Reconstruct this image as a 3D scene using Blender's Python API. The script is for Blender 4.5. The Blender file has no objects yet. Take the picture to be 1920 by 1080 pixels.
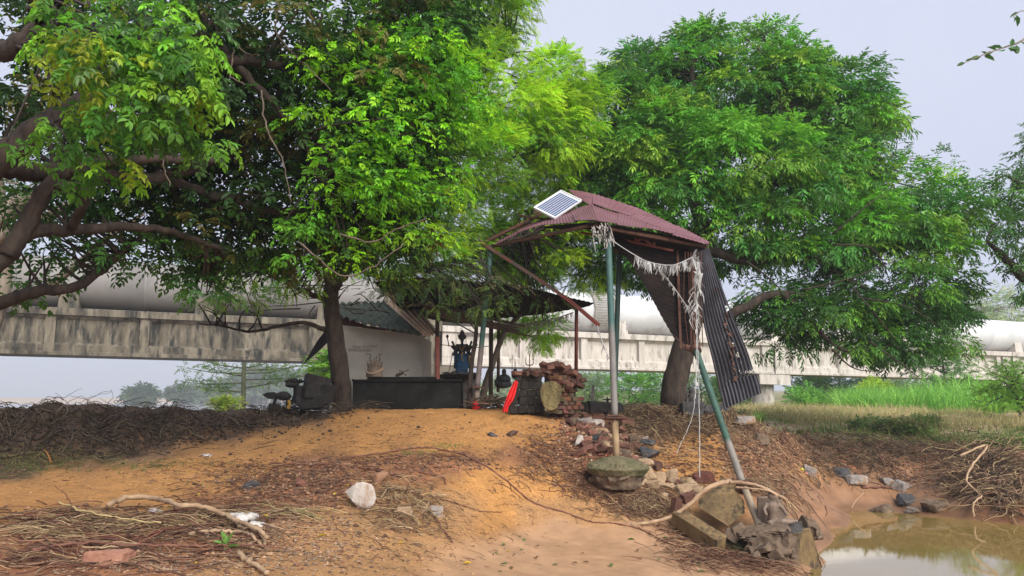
import bpy, bmesh, math, random
import numpy as np
from mathutils import Vector, Matrix, noise as mnoise
random.seed(7)
RNG = np.random.default_rng(7)
scene = bpy.context.scene
COL = scene.collection

# ------------------------------------------------------------------ camera, sky, sun
EYE = 2.2
F = 1450.0
PITCH = math.atan(205 / 1450)
cam_d = bpy.data.cameras.new("camera")
cam_d.sensor_width = 36.0
cam_d.lens = 36.0 * F / 1920
cam_d.clip_start = 0.05
cam_d.clip_end = 6000
cam = bpy.data.objects.new("camera", cam_d)
cam.location = (0, 0, EYE)
cam.rotation_euler = (math.radians(90) + PITCH, 0, 0)
COL.objects.link(cam)
scene.camera = cam

SUN_EL, SUN_AZ = math.radians(36), math.radians(152)      # behind and to the right of the camera, veiled by cloud
world = bpy.data.worlds.new("World")
scene.world = world
world.use_nodes = True
wn, wl = world.node_tree.nodes, world.node_tree.links
bg = wn["Background"]
sky = wn.new("ShaderNodeTexSky")
sky.sky_type = 'NISHITA'
sky.sun_disc = False
sky.sun_elevation = SUN_EL
sky.sun_rotation = SUN_AZ
sky.dust_density = 6.0
sky.air_density = 1.0
mixs = wn.new("ShaderNodeMix"); mixs.data_type = 'RGBA'
mixs.inputs[0].default_value = 0.93                     # a closed layer of pale cloud in front of the blue sky
wtc = wn.new("ShaderNodeTexCoord")
wns = wn.new("ShaderNodeTexNoise"); wns.inputs['Scale'].default_value = 1.6; wns.inputs['Detail'].default_value = 4
wr = wn.new("ShaderNodeValToRGB")
wr.color_ramp.elements[0].position = 0.3; wr.color_ramp.elements[0].color = (7.9, 8.8, 11.4, 1)
wr.color_ramp.elements[1].position = 0.75; wr.color_ramp.elements[1].color = (9.9, 10.4, 12.6, 1)
wl.new(wtc.outputs['Generated'], wns.inputs['Vector'])
wl.new(wns.outputs['Fac'], wr.inputs['Fac'])
wl.new(sky.outputs[0], mixs.inputs['A'])
wl.new(wr.outputs[0], mixs.inputs['B'])
wl.new(mixs.outputs['Result'], bg.inputs['Color'])
bg.inputs['Strength'].default_value = 0.040
sd = bpy.data.lights.new("sun", 'SUN')
sd.energy = 3.0
sd.angle = math.radians(48)
sd.color = (1.0, 0.96, 0.88)
sun = bpy.data.objects.new("sun", sd)
COL.objects.link(sun)
_dir = Vector((math.sin(SUN_AZ) * math.cos(SUN_EL), math.cos(SUN_AZ) * math.cos(SUN_EL), math.sin(SUN_EL)))
sun.rotation_euler = _dir.to_track_quat('Z', 'Y').to_euler()
scene.view_settings.view_transform = 'Standard'
scene.view_settings.look = 'None'
scene.view_settings.gamma = 1
scene.view_settings.exposure = 1.0
scene.cycles.max_bounces = 6
scene.cycles.diffuse_bounces = 3
scene.cycles.glossy_bounces = 2
scene.cycles.transmission_bounces = 4
scene.cycles.transparent_max_bounces = 4
scene.cycles.volume_bounces = 0
scene.cycles.use_denoising = True

# ------------------------------------------------------------------ pixel -> place
_ca, _sa = math.cos(PITCH), math.sin(PITCH)
def ray(u, v):
    cx = (np.asarray(u, float) - 960) / F
    cy = (540 - np.asarray(v, float)) / F
    y = _ca - _sa * cy
    z = _sa + _ca * cy
    return cx / y, z / y                       # per metre of forward distance
def P(u, v, d):
    rx, rz = ray(u, v)
    return np.array([rx * d, d, EYE + rz * d], float)
def proj(x, y, z):
    Y = np.maximum(y, 0.05); zz = z - EYE
    f = Y * _ca + zz * _sa
    c = -Y * _sa + zz * _ca
    f = np.maximum(f, 0.05)
    return 960 + F * x / f, 540 - F * c / f

# ------------------------------------------------------------------ noise
def _hash(ix, iy, s):
    n = (ix.astype(np.int64) * 374761393 + iy.astype(np.int64) * 668265263 + s * 974711) & 0x7fffffff
    n = (n ^ (n >> 13)) * 1274126177 & 0x7fffffff
    return ((n ^ (n >> 16)) & 0xffff) / 65535.0
def vnoise(x, y, s=0):
    ix = np.floor(x); iy = np.floor(y)
    fx = x - ix; fy = y - iy
    fx = fx * fx * (3 - 2 * fx); fy = fy * fy * (3 - 2 * fy)
    a = _hash(ix, iy, s); b = _hash(ix + 1, iy, s); c = _hash(ix, iy + 1, s); d = _hash(ix + 1, iy + 1, s)
    return (a + (b - a) * fx + (c - a) * fy + (a - b - c + d) * fx * fy) * 2 - 1
def fbm(x, y, s=0, o=4):
    r = 0; a = 1.0; t = 0
    for k in range(o):
        r = r + a * vnoise(x * 2 ** k, y * 2 ** k, s + k * 17); t += a; a *= 0.5
    return r / t

# ------------------------------------------------------------------ mesh building
ORG = {}
class MB:
    def __init__(s): s.V = []; s.Q = []; s.T = []; s.C = []; s.n = 0; s.hascol = False
    def add(s, V, Q=None, T=None, col=None):
        V = np.asarray(V, float).reshape(-1, 3)
        if Q is not None and len(Q): s.Q.append(np.asarray(Q, np.int64).reshape(-1, 4) + s.n)
        if T is not None and len(T): s.T.append(np.asarray(T, np.int64).reshape(-1, 3) + s.n)
        if col is None: c = np.ones((len(V), 4))
        else:
            s.hascol = True
            c = np.ones((len(V), 4)); cc = np.asarray(col, float)
            c[:, :cc.shape[-1]] = cc
        s.C.append(c); s.V.append(V); s.n += len(V)
        return s
    def build(s, name, m, parent=None, smooth=False, bevel=0, remesh=0, subd=0, disp=0, flip=False, decim=0):
        V = np.concatenate(s.V) if s.V else np.zeros((0, 3))
        Q = np.concatenate(s.Q) if s.Q else np.zeros((0, 4), np.int64)
        T = np.concatenate(s.T) if s.T else np.zeros((0, 3), np.int64)
        if parent is not None: org = ORG[parent.name]
        elif len(V): org = np.array([V[:, 0].mean(), V[:, 1].mean(), V[:, 2].min()])
        me = bpy.data.meshes.new(name)
        me.vertices.add(len(V)); me.vertices.foreach_set('co', (V - org).astype(np.float32).ravel())
        nl = len(Q) * 4 + len(T) * 3
        me.loops.add(nl)
        me.loops.foreach_set('vertex_index', np.concatenate([Q.ravel(), T.ravel()]).astype(np.int32))
        me.polygons.add(len(Q) + len(T))
        st = np.concatenate([np.arange(len(Q)) * 4, len(Q) * 4 + np.arange(len(T)) * 3]).astype(np.int32)
        me.polygons.foreach_set('loop_start', st)
        me.polygons.foreach_set('use_smooth', np.full(len(Q) + len(T), smooth))
        if s.hascol:
            a = me.color_attributes.new('col', 'FLOAT_COLOR', 'POINT')
            a.data.foreach_set('color', np.concatenate(s.C).astype(np.float32).ravel())
        me.update(calc_edges=True)
        me.validate()
        if m is not None: me.materials.append(m)
        o = bpy.data.objects.new(name, me)
        COL.objects.link(o)
        if parent is not None:
            o.parent = parent
        else: o.location = org
        ORG[o.name] = org
        if remesh:
            r = o.modifiers.new('r', 'REMESH'); r.mode = 'VOXEL'; r.voxel_size = remesh; r.use_smooth_shade = smooth
            if disp:
                t = bpy.data.textures.new('n', 'CLOUDS'); t.noise_scale = remesh * 4
                d = o.modifiers.new('d', 'DISPLACE'); d.texture = t; d.strength = disp
        if bevel:
            b = o.modifiers.new('b', 'BEVEL'); b.width = bevel; b.segments = 2; b.limit_method = 'ANGLE'
        if subd:
            b = o.modifiers.new('s', 'SUBSURF'); b.levels = b.render_levels = subd
        return o
    # shapes
    def tube(s, pts, r, n=8, col=None, cap=True):
        pts = np.asarray(pts, float); k = len(pts)
        r = np.broadcast_to(np.asarray(r, float), (k,))
        t = np.gradient(pts, axis=0); t /= np.linalg.norm(t, axis=1)[:, None] + 1e-9
        ref = np.array([0.0, 0, 1]) if abs((t[:, 2]).mean()) < 0.8 else np.array([1.0, 0, 0.01])
        a = np.cross(t, ref); a /= np.linalg.norm(a, axis=1)[:, None] + 1e-9
        b = np.cross(t, a)
        th = np.arange(n) / n * 2 * np.pi
        V = pts[:, None] + r[:, None, None] * (a[:, None] * np.cos(th)[None, :, None] + b[:, None] * np.sin(th)[None, :, None])
        V = V.reshape(-1, 3)
        i, j = np.meshgrid(np.arange(k - 1), np.arange(n), indexing='ij'); j2 = (j + 1) % n
        Q = np.stack([i * n + j, (i + 1) * n + j, (i + 1) * n + j2, i * n + j2], -1).reshape(-1, 4)
        T = []
        if cap:
            V = np.concatenate([V, pts[:1], pts[-1:]])
            for jj in range(n):
                T.append([k * n, jj, (jj + 1) % n]); T.append([k * n + 1, (k - 1) * n + (jj + 1) % n, (k - 1) * n + jj])
        return s.add(V, Q, T, col)
    def tubes(s, Pp, R, n=3, col=None):
        N, K, _ = Pp.shape
        t = np.gradient(Pp, axis=1); t /= np.linalg.norm(t, axis=2)[..., None] + 1e-9
        ref = np.array([0.13, 0.2, 0.97])
        a = np.cross(t, ref); a /= np.linalg.norm(a, axis=2)[..., None] + 1e-9
        b = np.cross(t, a)
        th = np.arange(n) / n * 2 * np.pi
        V = Pp[:, :, None] + R[:, :, None, None] * (a[:, :, None] * np.cos(th)[None, None, :, None] + b[:, :, None] * np.sin(th)[None, None, :, None])
        q = []
        for k in range(K - 1):
            for j in range(n):
                j2 = (j + 1) % n
                q.append([k * n + j, (k + 1) * n + j, (k + 1) * n + j2, k * n + j2])
        Q = (np.array(q)[None] + (np.arange(N) * K * n)[:, None, None]).reshape(-1, 4)
        c = None
        if col is not None: c = np.repeat(col, K * n, axis=0)
        return s.add(V.reshape(-1, 3), Q, None, c)
    def box(s, c, size, R=None, jit=0, col=None, taper=1.0):
        h = np.asarray(size, float) / 2
        V = np.array([[x, y, z] for x in (-1, 1) for y in (-1, 1) for z in (-1, 1)], float)
        V[V[:, 2] > 0, :2] *= taper
        V = V * h
        if jit: V += RNG.uniform(-jit, jit, V.shape)
        if R is not None: V = V @ np.array(R).T
        Q = [[0, 1, 3, 2], [4, 6, 7, 5], [0, 4, 5, 1], [2, 3, 7, 6], [0, 2, 6, 4], [1, 5, 7, 3]]
        return s.add(V + np.asarray(c, float), Q, None, col)
    def beam(s, a, b, w, h, up=(0, 0, 1), col=None):
        a = np.asarray(a, float); b = np.asarray(b, float); t = b - a; L = np.linalg.norm(t); t /= L
        sd_ = np.cross(t, up); sd_ /= np.linalg.norm(sd_); u = np.cross(sd_, t)
        return s.box((a + b) / 2, (L, w, h), np.stack([t, sd_, u], 1), col=col)
    def prism(s, poly, depthvec, col=None):
        """closed polygon of 3D points extruded along depthvec"""
        A = np.asarray(poly, float); n = len(A); B = A + np.asarray(depthvec, float)
        V = np.concatenate([A, B])
        Q = [[i, (i + 1) % n, n + (i + 1) % n, n + i] for i in range(n)]
        T = []
        from mathutils.geometry import tessellate_polygon
        for t in tessellate_polygon([[Vector(p) for p in A]]):
            T.append(list(t)); T.append([n + t[2], n + t[1], n + t[0]])
        return s.add(V, Q, T, col)
    def ell(s, c, r, R=None, nu=12, nv=8, col=None):
        r = np.broadcast_to(np.asarray(r, float), (3,))
        V = [[0, 0, 1.0]]
        for i in range(1, nv):
            a = math.pi * i / nv
            for j in range(nu):
                b = 2 * math.pi * j / nu
                V.append([math.sin(a) * math.cos(b), math.sin(a) * math.sin(b), math.cos(a)])
        V.append([0, 0, -1.0]); V = np.array(V) * r
        if R is not None: V = V @ np.array(R).T
        T = [[0, 1 + j, 1 + (j + 1) % nu] for j in range(nu)]
        Q = []
        for i in range(nv - 2):
            for j in range(nu):
                a = 1 + i * nu + j; b = 1 + i * nu + (j + 1) % nu
                Q.append([a, a + nu, b + nu, b])
        l = len(V) - 1; o = 1 + (nv - 2) * nu
        T += [[l, o + (j + 1) % nu, o + j] for j in range(nu)]
        return s.add(V + np.asarray(c, float), Q, T, col)
    def hull(s, pts, col=None):
        bm = bmesh.new()
        for p in pts: bm.verts.new(p)
        r = bmesh.ops.convex_hull(bm, input=bm.verts)
        bmesh.ops.delete(bm, geom=[g for g in set(r['geom_interior'] + r['geom_unused']) if isinstance(g, bmesh.types.BMVert)], context='VERTS')
        bmesh.ops.triangulate(bm, faces=bm.faces)
        bm.verts.index_update()
        V = [v.co[:] for v in bm.verts]; T = [[v.index for v in f.verts] for f in bm.faces]
        bm.free()
        return s.add(V, None, T, col)
    def grid(s, G, col=None, back=0.0, skip=None):
        """G (R,C,3) sheet; back > 0 gives it that thickness"""
        G = np.asarray(G, float); R_, C_ = G.shape[:2]
        i, j = np.meshgrid(np.arange(R_ - 1), np.arange(C_ - 1), indexing='ij')
        Q = np.stack([i * C_ + j, i * C_ + j + 1, (i + 1) * C_ + j + 1, (i + 1) * C_ + j], -1).reshape(-1, 4)
        if skip is not None: Q = Q[~skip.reshape(-1)]
        if not back: return s.add(G.reshape(-1, 3), Q, None, col)
        du = np.gradient(G, axis=0); dv = np.gradient(G, axis=1)
        nn = np.cross(du, dv); nn /= np.linalg.norm(nn, axis=2)[..., None] + 1e-9
        V2 = (G + nn * back).reshape(-1, 3); N = R_ * C_
        # rim
        ed = {}
        for q in Q:
            for a, b in zip(q, np.roll(q, -1)):
                if (b, a) in ed: del ed[(b, a)]
                else: ed[(a, b)] = 1
        E = [[b, a, a + N, b + N] for a, b in ed]
        return s.add(np.concatenate([G.reshape(-1, 3), V2]), np.concatenate([Q, Q[:, ::-1] + N, np.array(E)]), None, None if col is None else np.tile(col, (2, 1)) if np.ndim(col) > 1 else col)

def rotz(a): c, s_ = math.cos(a), math.sin(a); return np.array([[c, -s_, 0], [s_, c, 0], [0, 0, 1]])
def rotx(a): c, s_ = math.cos(a), math.sin(a); return np.array([[1, 0, 0], [0, c, -s_], [0, s_, c]])
def roty(a): c, s_ = math.cos(a), math.sin(a); return np.array([[c, 0, s_], [0, 1, 0], [-s_, 0, c]])
def rotr(): return rotz(random.uniform(0, 6.3)) @ rotx(random.uniform(-.6, .6)) @ roty(random.uniform(-.6, .6))

def tag(o, label=None, cat=None, group=None, kind=None):
    if label: o['label'] = label
    if cat: o['category'] = cat
    if group: o['group'] = group
    if kind: o['kind'] = kind
    return o
def thing(name, loc, label, cat, group=None):
    o = bpy.data.objects.new(name, None); COL.objects.link(o)
    o.empty_display_size = 0.2
    o.location = loc; ORG[o.name] = np.array(loc, float)
    return tag(o, label, cat, group)

def smoothline(pts, n):
    """Catmull-Rom through pts, n samples"""
    p = np.asarray(pts, float); k = len(p)
    if k == 2: return p[0] + (p[1] - p[0]) * np.linspace(0, 1, n)[:, None]
    pp = np.concatenate([[2 * p[0] - p[1]], p, [2 * p[-1] - p[-2]]])
    t = np.linspace(0, k - 1 - 1e-6, n); i = t.astype(int); f = (t - i)[:, None]
    a, b, c, d = pp[i], pp[i + 1], pp[i + 2], pp[i + 3]
    return 0.5 * (2 * b + (c - a) * f + (2 * a - 5 * b + 4 * c - d) * f ** 2 + (3 * b - a - 3 * c + d) * f ** 3)

# ------------------------------------------------------------------ materials
def mat(name, c1, c2=None, scale=6.0, rough=0.85, bump=0.25, bscale=30.0, attr=False, metal=0.0, c3=None, s3=3.0, t3=(0.52, 0.66),
        stretch=None, spec=0.4, trans=0.0, roughvar=0.0, wave=None, sheen=0):
    m = bpy.data.materials.new(name); m.use_nodes = True
    nt = m.node_tree; N = nt.nodes; L = nt.links
    bs = N['Principled BSDF']
    bs.inputs['Roughness'].default_value = rough
    bs.inputs['Metallic'].default_value = metal
    bs.inputs['Specular IOR Level'].default_value = spec
    tc = N.new('ShaderNodeTexCoord')
    vec = tc.outputs['Object']
    if stretch:
        mp = N.new('ShaderNodeMapping'); mp.inputs['Scale'].default_value = stretch
        L.new(vec, mp.inputs['Vector']); vec = mp.outputs[0]
    n1 = N.new('ShaderNodeTexNoise'); n1.inputs['Scale'].default_value = scale; n1.inputs['Detail'].default_value = 5; n1.inputs['Roughness'].default_value = 0.65
    L.new(vec, n1.inputs['Vector'])
    cr = N.new('ShaderNodeValToRGB')
    cr.color_ramp.elements[0].position = 0.35; cr.color_ramp.elements[1].position = 0.65
    cr.color_ramp.elements[0].color = (*c1, 1); cr.color_ramp.elements[1].color = (*(c2 or c1), 1)
    L.new(n1.outputs['Fac'], cr.inputs['Fac'])
    out = cr.outputs['Color']
    if attr:
        at = N.new('ShaderNodeAttribute'); at.attribute_name = 'col'
        mx = N.new('ShaderNodeMix'); mx.data_type = 'RGBA'; mx.blend_type = 'MULTIPLY'; mx.inputs[0].default_value = 1
        L.new(at.outputs['Color'], mx.inputs['A']); L.new(out, mx.inputs['B']); out = mx.outputs['Result']
    if c3 is not None:
        n3 = N.new('ShaderNodeTexNoise'); n3.inputs['Scale'].default_value = s3; n3.inputs['Detail'].default_value = 7; n3.inputs['Roughness'].default_value = 0.7
        L.new(vec, n3.inputs['Vector'])
        r3 = N.new('ShaderNodeMapRange'); r3.inputs['From Min'].default_value = t3[0]; r3.inputs['From Max'].default_value = t3[1]
        L.new(n3.outputs['Fac'], r3.inputs['Value'])
        mx = N.new('ShaderNodeMix'); mx.data_type = 'RGBA'
        L.new(r3.outputs[0], mx.inputs[0]); L.new(out, mx.inputs['A']); mx.inputs['B'].default_value = (*c3, 1); out = mx.outputs['Result']
    L.new(out, bs.inputs['Base Color'])
    if bump:
        nb = N.new('ShaderNodeTexNoise'); nb.inputs['Scale'].default_value = bscale; nb.inputs['Detail'].default_value = 6; nb.inputs['Roughness'].default_value = 0.7
        L.new(vec, nb.inputs['Vector'])
        b = N.new('ShaderNodeBump'); b.inputs['Strength'].default_value = bump; b.inputs['Distance'].default_value = 0.02
        L.new(nb.outputs['Fac'], b.inputs['Height']); L.new(b.outputs[0], bs.inputs['Normal'])
    if trans:
        tr = N.new('ShaderNodeBsdfTranslucent'); L.new(out, tr.inputs['Color'])
        ms = N.new('ShaderNodeMixShader'); ms.inputs[0].default_value = trans
        L.new(bs.outputs[0], ms.inputs[1]); L.new(tr.outputs[0], ms.inputs[2])
        L.new(ms.outputs[0], N['Material Output'].inputs['Surface'])
    return m
# ================================================================== LAND
CTRL = [  # pixel u, v and forward distance of a ground point
 (-300,1080,5.4),(0,1080,5.8),(300,1080,6.0),(600,1080,6.6),(850,1080,7.6),(1000,1080,8.3),(1200,1080,8.8),(1400,1080,9.2),
 (0,1000,7.2),(300,1000,7.4),(500,1000,7.8),(700,1000,8.2),(850,1010,8.9),(1000,1000,10.2),(1100,1000,10.5),(1250,1020,10.2),(1400,1040,10.3),
 (-300,960,7.8),(0,930,8.8),(300,930,9.0),(500,930,9.2),(700,930,9.4),(850,930,10.0),(1000,935,11.0),(1130,945,11.2),(1280,955,11.5),(1350,1000,10.9),(1400,965,11.4),(1450,1010,11.0),(1490,965,12.0),
 (0,880,10.3),(300,862,11.0),(500,870,10.8),(700,875,10.5),(850,870,11.0),(950,870,11.5),(1050,880,11.9),(1150,880,11.8),(1250,890,12.1),(1350,890,12.5),(1450,905,13.2),(1500,930,13.4),
 (350,838,12.0),(500,815,12.6),(700,825,12.2),(850,820,12.6),(950,812,13.0),(1050,830,12.7),(1150,828,13.0),(1250,840,13.8),(1350,850,14.2),(1450,860,15.0),
 (620,773,14.0),(700,787,13.4),(850,784,13.7),(700,768,15.0),(860,767,15.3),(1000,775,14.4),(1050,785,14.2),(1120,792,14.5),(1200,782,15.5),(1300,775,16.0),(1400,786,16.0),
 (0,862,10.8),(0,777,11.6),(130,858,11.2),(250,850,11.6),(250,777,12.4),(130,778,12.0),(450,818,12.8),(450,774,13.6),(560,792,13.6),(570,771,14.4),(-300,870,10.0),(-300,778,10.8),(-600,870,9),(-600,769,10),
 (1450,802,18.2),(1550,809,19.8),(1700,816,19.6),(1850,825,18.6),(1920,828,17.6),(2200,830,16.0),
 (1550,862,17.0),(1700,868,17.6),(1800,872,17.3),(1920,885,15.8),(1600,900,16.3),(1750,905,16.4),(1870,915,15.3),
 (1560,948,15.5),(1650,944,15.95),(1750,955,15.1),(1880,966,14.3),(2100,1000,12.4),(1540,985,13.3),(1530,1035,10.9),(1500,1080,9.5),
 (1450,780,22),(1600,785,25),(1800,792,24),(1950,792,22),(1600,764,40),(1850,764,38),(1250,768,22),(1250,764,35),
]
pts = [tuple(P(*c)) for c in CTRL]
pts += [(6.6,11,-.75),(7.5,9,-.9),(5.9,8.6,-.6),(8,12.3,-.7),(9,13,-.5),(5,6,-.7),(10,10,-.9),(12,8,-.8),(6.4,12.2,-.55),(4,4,-.6),(4.8,11,-.25),(5.0,12,-.2),(5.35,12.7,-.15),(4.6,10.2,-.3),(4.5,9.4,-.3),(4.5,11.4,-.2),(4.4,10.7,-.25),(4.3,10.0,-.25),
        (-3,18,1.72),(-5.5,15,1.80),(-8,14,1.75),(-8,17,1.6),(1,18,1.85),(-5,24,.9),(-12,18,1.5),(-3,15.5,1.82),(1,26,1.5),(5,28,1.6),(-8,30,.0),(-15,24,.5),
        (0,3,.9),(-4,3,1.0),(-9,5,1.0),(2.4,4,.2),(-14,10,1.6),(14,15,1.3),(16,20,1.4),(13,11,.3),(18,12,.9),(-2,-2,1.0),(3,0,.1),(10,30,1.65),(20,30,1.65)]
pts = np.array(pts)
def _phi(d2): return np.sqrt(d2 + 0.08)
_A = _phi(((pts[:, None, :2] - pts[None, :, :2]) ** 2).sum(-1)) + np.eye(len(pts)) * -0.02
_n = len(pts)
_M = np.zeros((_n + 3, _n + 3)); _M[:_n, :_n] = _A; _M[:_n, _n] = 1; _M[:_n, n1 := _n + 1] = pts[:, 0]; _M[:_n, _n + 2] = pts[:, 1]
_M[_n:, :_n] = _M[:_n, _n:].T
_w = np.linalg.solve(_M, np.concatenate([pts[:, 2], [0, 0, 0]]))
def rbf(x, y):
    sh = x.shape; x = x.ravel(); y = y.ravel(); out = np.empty(len(x))
    for a in range(0, len(x), 40000):
        b = slice(a, a + 40000)
        d2 = (x[b, None] - pts[None, :, 0]) ** 2 + (y[b, None] - pts[None, :, 1]) ** 2
        out[b] = _phi(d2) @ _w[:_n] + _w[_n] + _w[_n + 1] * x[b] + _w[_n + 2] * y[b]
    return out.reshape(sh)

# ground kinds by where they lie (read off the photo): sand, tan wet slope, smooth mud, dark soil, red brown soil, grassy, pale sand
KC = dict(S=(.56,.27,.085), W=(.47,.25,.105), M=(.40,.235,.135), D=(.105,.068,.046), R=(.27,.12,.058), G=(.29,.27,.11), Y=(.56,.40,.25), B=(.145,.085,.05), T=(.26,.135,.07))
KPTS = """S 650 790;S 850 790;S 1000 795;S 500 840;S 700 850;S 400 880;S 200 910;S 50 930;S 300 930;S 900 820;S 560 820;S 1000 830;S 820 840;S 880 765;S 100 900;S 700 775;S -200 930;S -500 930
R 560 920;R 600 880;R 500 940;R 400 960;R 250 985;R 100 990;R 300 1040;R 200 1060;R 700 870;R 780 870;R 860 870;R 80 1050;B 450 985;R -200 1000
W 750 960;W 850 960;W 600 1030;W 700 1040;W 550 1070;W 450 1060;S 900 900;S 950 930;W 1000 960;S 1020 890;W 1100 960;S 930 960;W 650 980;S 1000 915
M 1000 1020;M 1100 1020;M 950 1060;M 1100 1070;M 1200 1060;M 1300 1075;M 1200 1010;M 900 1078;M 1060 1000;M 1400 1080
D 100 800;D 300 800;D 450 790;D 550 780;D 200 840;D 20 850;D 0 780;D 600 772;D -200 820;D -500 820;D 400 770;D 60 870;B 130 852
R 1060 840;R 1080 870;R 1120 800;R 980 850;B 1180 790;B 1250 780;B 1350 780;B 1220 820;S 1250 850;S 1280 870;S 1240 900;S 1350 880;S 1320 850;R 1380 860;W 1290 920;W 1230 930
B 1420 800;B 1480 830;R 1450 860;W 1500 880;T 1480 900;T 1530 920;T 1560 940;T 1440 900;R 1400 890;T 1530 960;B 1550 840;R 1600 860;B 1700 840;T 1660 895;T 1750 900;T 1620 910;R 1720 870;R 1800 870;T 1700 890;B 1850 880;R 1900 870;R 1850 930;B 1800 920;T 1790 940;T 1600 940;B 1640 855;R 1920 920;R 1480 845;B 1500 815
G 1450 785;G 1550 790;Y 1600 797;G 1650 775;Y 1830 797;Y 1760 792;Y 1890 800;G 1920 820;G 1850 818;G 1700 810;G 1540 770;Y 1500 797;G 1750 770;G 1850 770;G 1400 768;G 1300 763;G 1150 765;Y 1450 795;G 1620 810;G 2200 800"""
_ku = []; _kc = []
for tok in KPTS.replace('\n', ';').split(';'):
    k, a, b = tok.split(); _ku.append((float(a), float(b))); _kc.append(KC[k])
_ku = np.array(_ku); _kc = np.array(_kc)

def axis(lo, hi, step, far_lo, far_hi, g=1.16):
    a = list(np.arange(lo, hi + 1e-6, step)); s_ = step
    while a[-1] < far_hi: s_ *= g; a.append(a[-1] + s_)
    s_ = step; b = []
    x = lo
    while x > far_lo: s_ *= g; x -= s_; b.append(x)
    return np.array(b[::-1] + a)
NX0, NX1, NY0, NY1, NS = -12.0, 15.0, 4.5, 21.0, 0.05
HX = np.arange(NX0 - 12, NX1 + 14, NS * 2); HY = np.arange(NY0 - 8, NY1 + 20, NS * 2)
_gx, _gy = np.meshgrid(HX, HY)
def soft(x, a, b): t = np.clip((x - a) / (b - a), 0, 1); return t * t * (3 - 2 * t)
def far_h(x, y):
    right = soft(x - 0.02 * y, -2, 6)
    land = 1.62 + 0.25 * fbm(x * .12, y * .12, 5) + 0.010 * np.maximum(y - 60, 0)
    river = -1.9 + 0 * x
    # sandbanks across the river
    sb = soft(y, 150, 215) * (1 - soft(x - 0 * y, -35, 15)) * 0.9 + soft(y, 330, 380) * 2.6 + 0.5 * fbm(x * .02, y * .05, 9) * soft(y, 120, 200)
    return np.minimum(land, 8) * right + (river + sb) * (1 - right)
def base_h(x, y):
    n = rbf(x, y)
    k = soft(np.maximum(y - 26, np.maximum(x - 20, -14 - x) * 1.2), 0, 9)
    return n * (1 - k) + far_h(x, y) * k
HB = base_h(_gx, _gy)
def kindcol(x, y, z):
    u, v = proj(x, y, z)
    u = u + 22 * fbm(x * 1.3, y * 1.3, 31) + 8 * fbm(x * 6, y * 6, 33); v = v + 8 * fbm(x * 1.7, y * 1.7, 32) + 3 * fbm(x * 7, y * 7, 34)
    sh = u.shape; u = u.ravel(); v = v.ravel(); out = np.empty((len(u), 3))
    for a in range(0, len(u), 30000):
        b = slice(a, a + 30000)
        d2 = ((u[b, None] - _ku[None, :, 0]) / 1.6) ** 2 + (v[b, None] - _ku[None, :, 1]) ** 2
        w = 1 / (d2 + 30) ** 2.6
        out[b] = (w @ _kc) / w.sum(1)[:, None]
    return out.reshape(sh + (3,))
KB = kindcol(_gx, _gy, HB)
def _bil(A, x, y):
    fx = np.clip((x - HX[0]) / (HX[1] - HX[0]), 0, len(HX) - 1.001); fy = np.clip((y - HY[0]) / (HY[1] - HY[0]), 0, len(HY) - 1.001)
    ix = fx.astype(int); iy = fy.astype(int); fx = fx - ix; fy = fy - iy
    if A.ndim == 3: fx = fx[..., None]; fy = fy[..., None]
    return (A[iy, ix] * (1 - fx) + A[iy, ix + 1] * fx) * (1 - fy) + (A[iy + 1, ix] * (1 - fx) + A[iy + 1, ix + 1] * fx) * fy
_slope = np.hypot(*np.gradient(HB, HY[1] - HY[0]))
# how lumpy the ground is, from its kind (dark and red brown soils are rough, mud is smooth)
_sat = KB[..., 0]
ROUGH = np.clip((0.40 - _sat) / 0.3, 0.0, 1) * np.clip(_slope * 1.5 + .35, 0, 1.2)
_mud = np.exp(-((KB - np.array(KC['M'])) ** 2).sum(-1) / .0012) + np.exp(-((KB - np.array(KC['T'])) ** 2).sum(-1) / .0012) * .35
ROUGH = ROUGH * (1 - np.clip(_mud, 0, 1)) + .05
def h(x, y):
    x = np.asarray(x, float); y = np.asarray(y, float)
    b = _bil(HB, x, y); r = _bil(ROUGH, x, y)
    inside = (x > HX[0]) & (x < HX[-1]) & (y > HY[0]) & (y < HY[-1])
    b = np.where(inside, b, far_h(x, y)); r = np.where(inside, r, .05)
    rid = 1 - np.abs(fbm(x * 2.3, y * 2.3, 3, 4)) * 2
    r = r * 1.0
    d = np.clip(r - .25, 0, 1) * (.32 * fbm(x * 1.6, y * 1.6, 41, 3)) + r * (0.20 * fbm(x * 3, y * 3, 1, 4) + .07 * (rid - .45)) + 0.05 * fbm(x * .9, y * .9, 2, 3) * np.clip(r * 2 + .5, 0, 1) + (0.012 + 0.035 * np.clip(r - .05, 0, .5)) * fbm(x * 11, y * 11, 4, 3)
    d = d + .022 * fbm((x * .8 + y * .6) * 5.5, (y * .8 - x * .6) * 1.4, 51, 3) * np.clip(r * 8, .25, 1)
    return b + d
h_full = h
FX = np.arange(-14, 20, .05); FY = np.arange(2, 30, .05)
_HF = h_full(*np.meshgrid(FX, FY))
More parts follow.
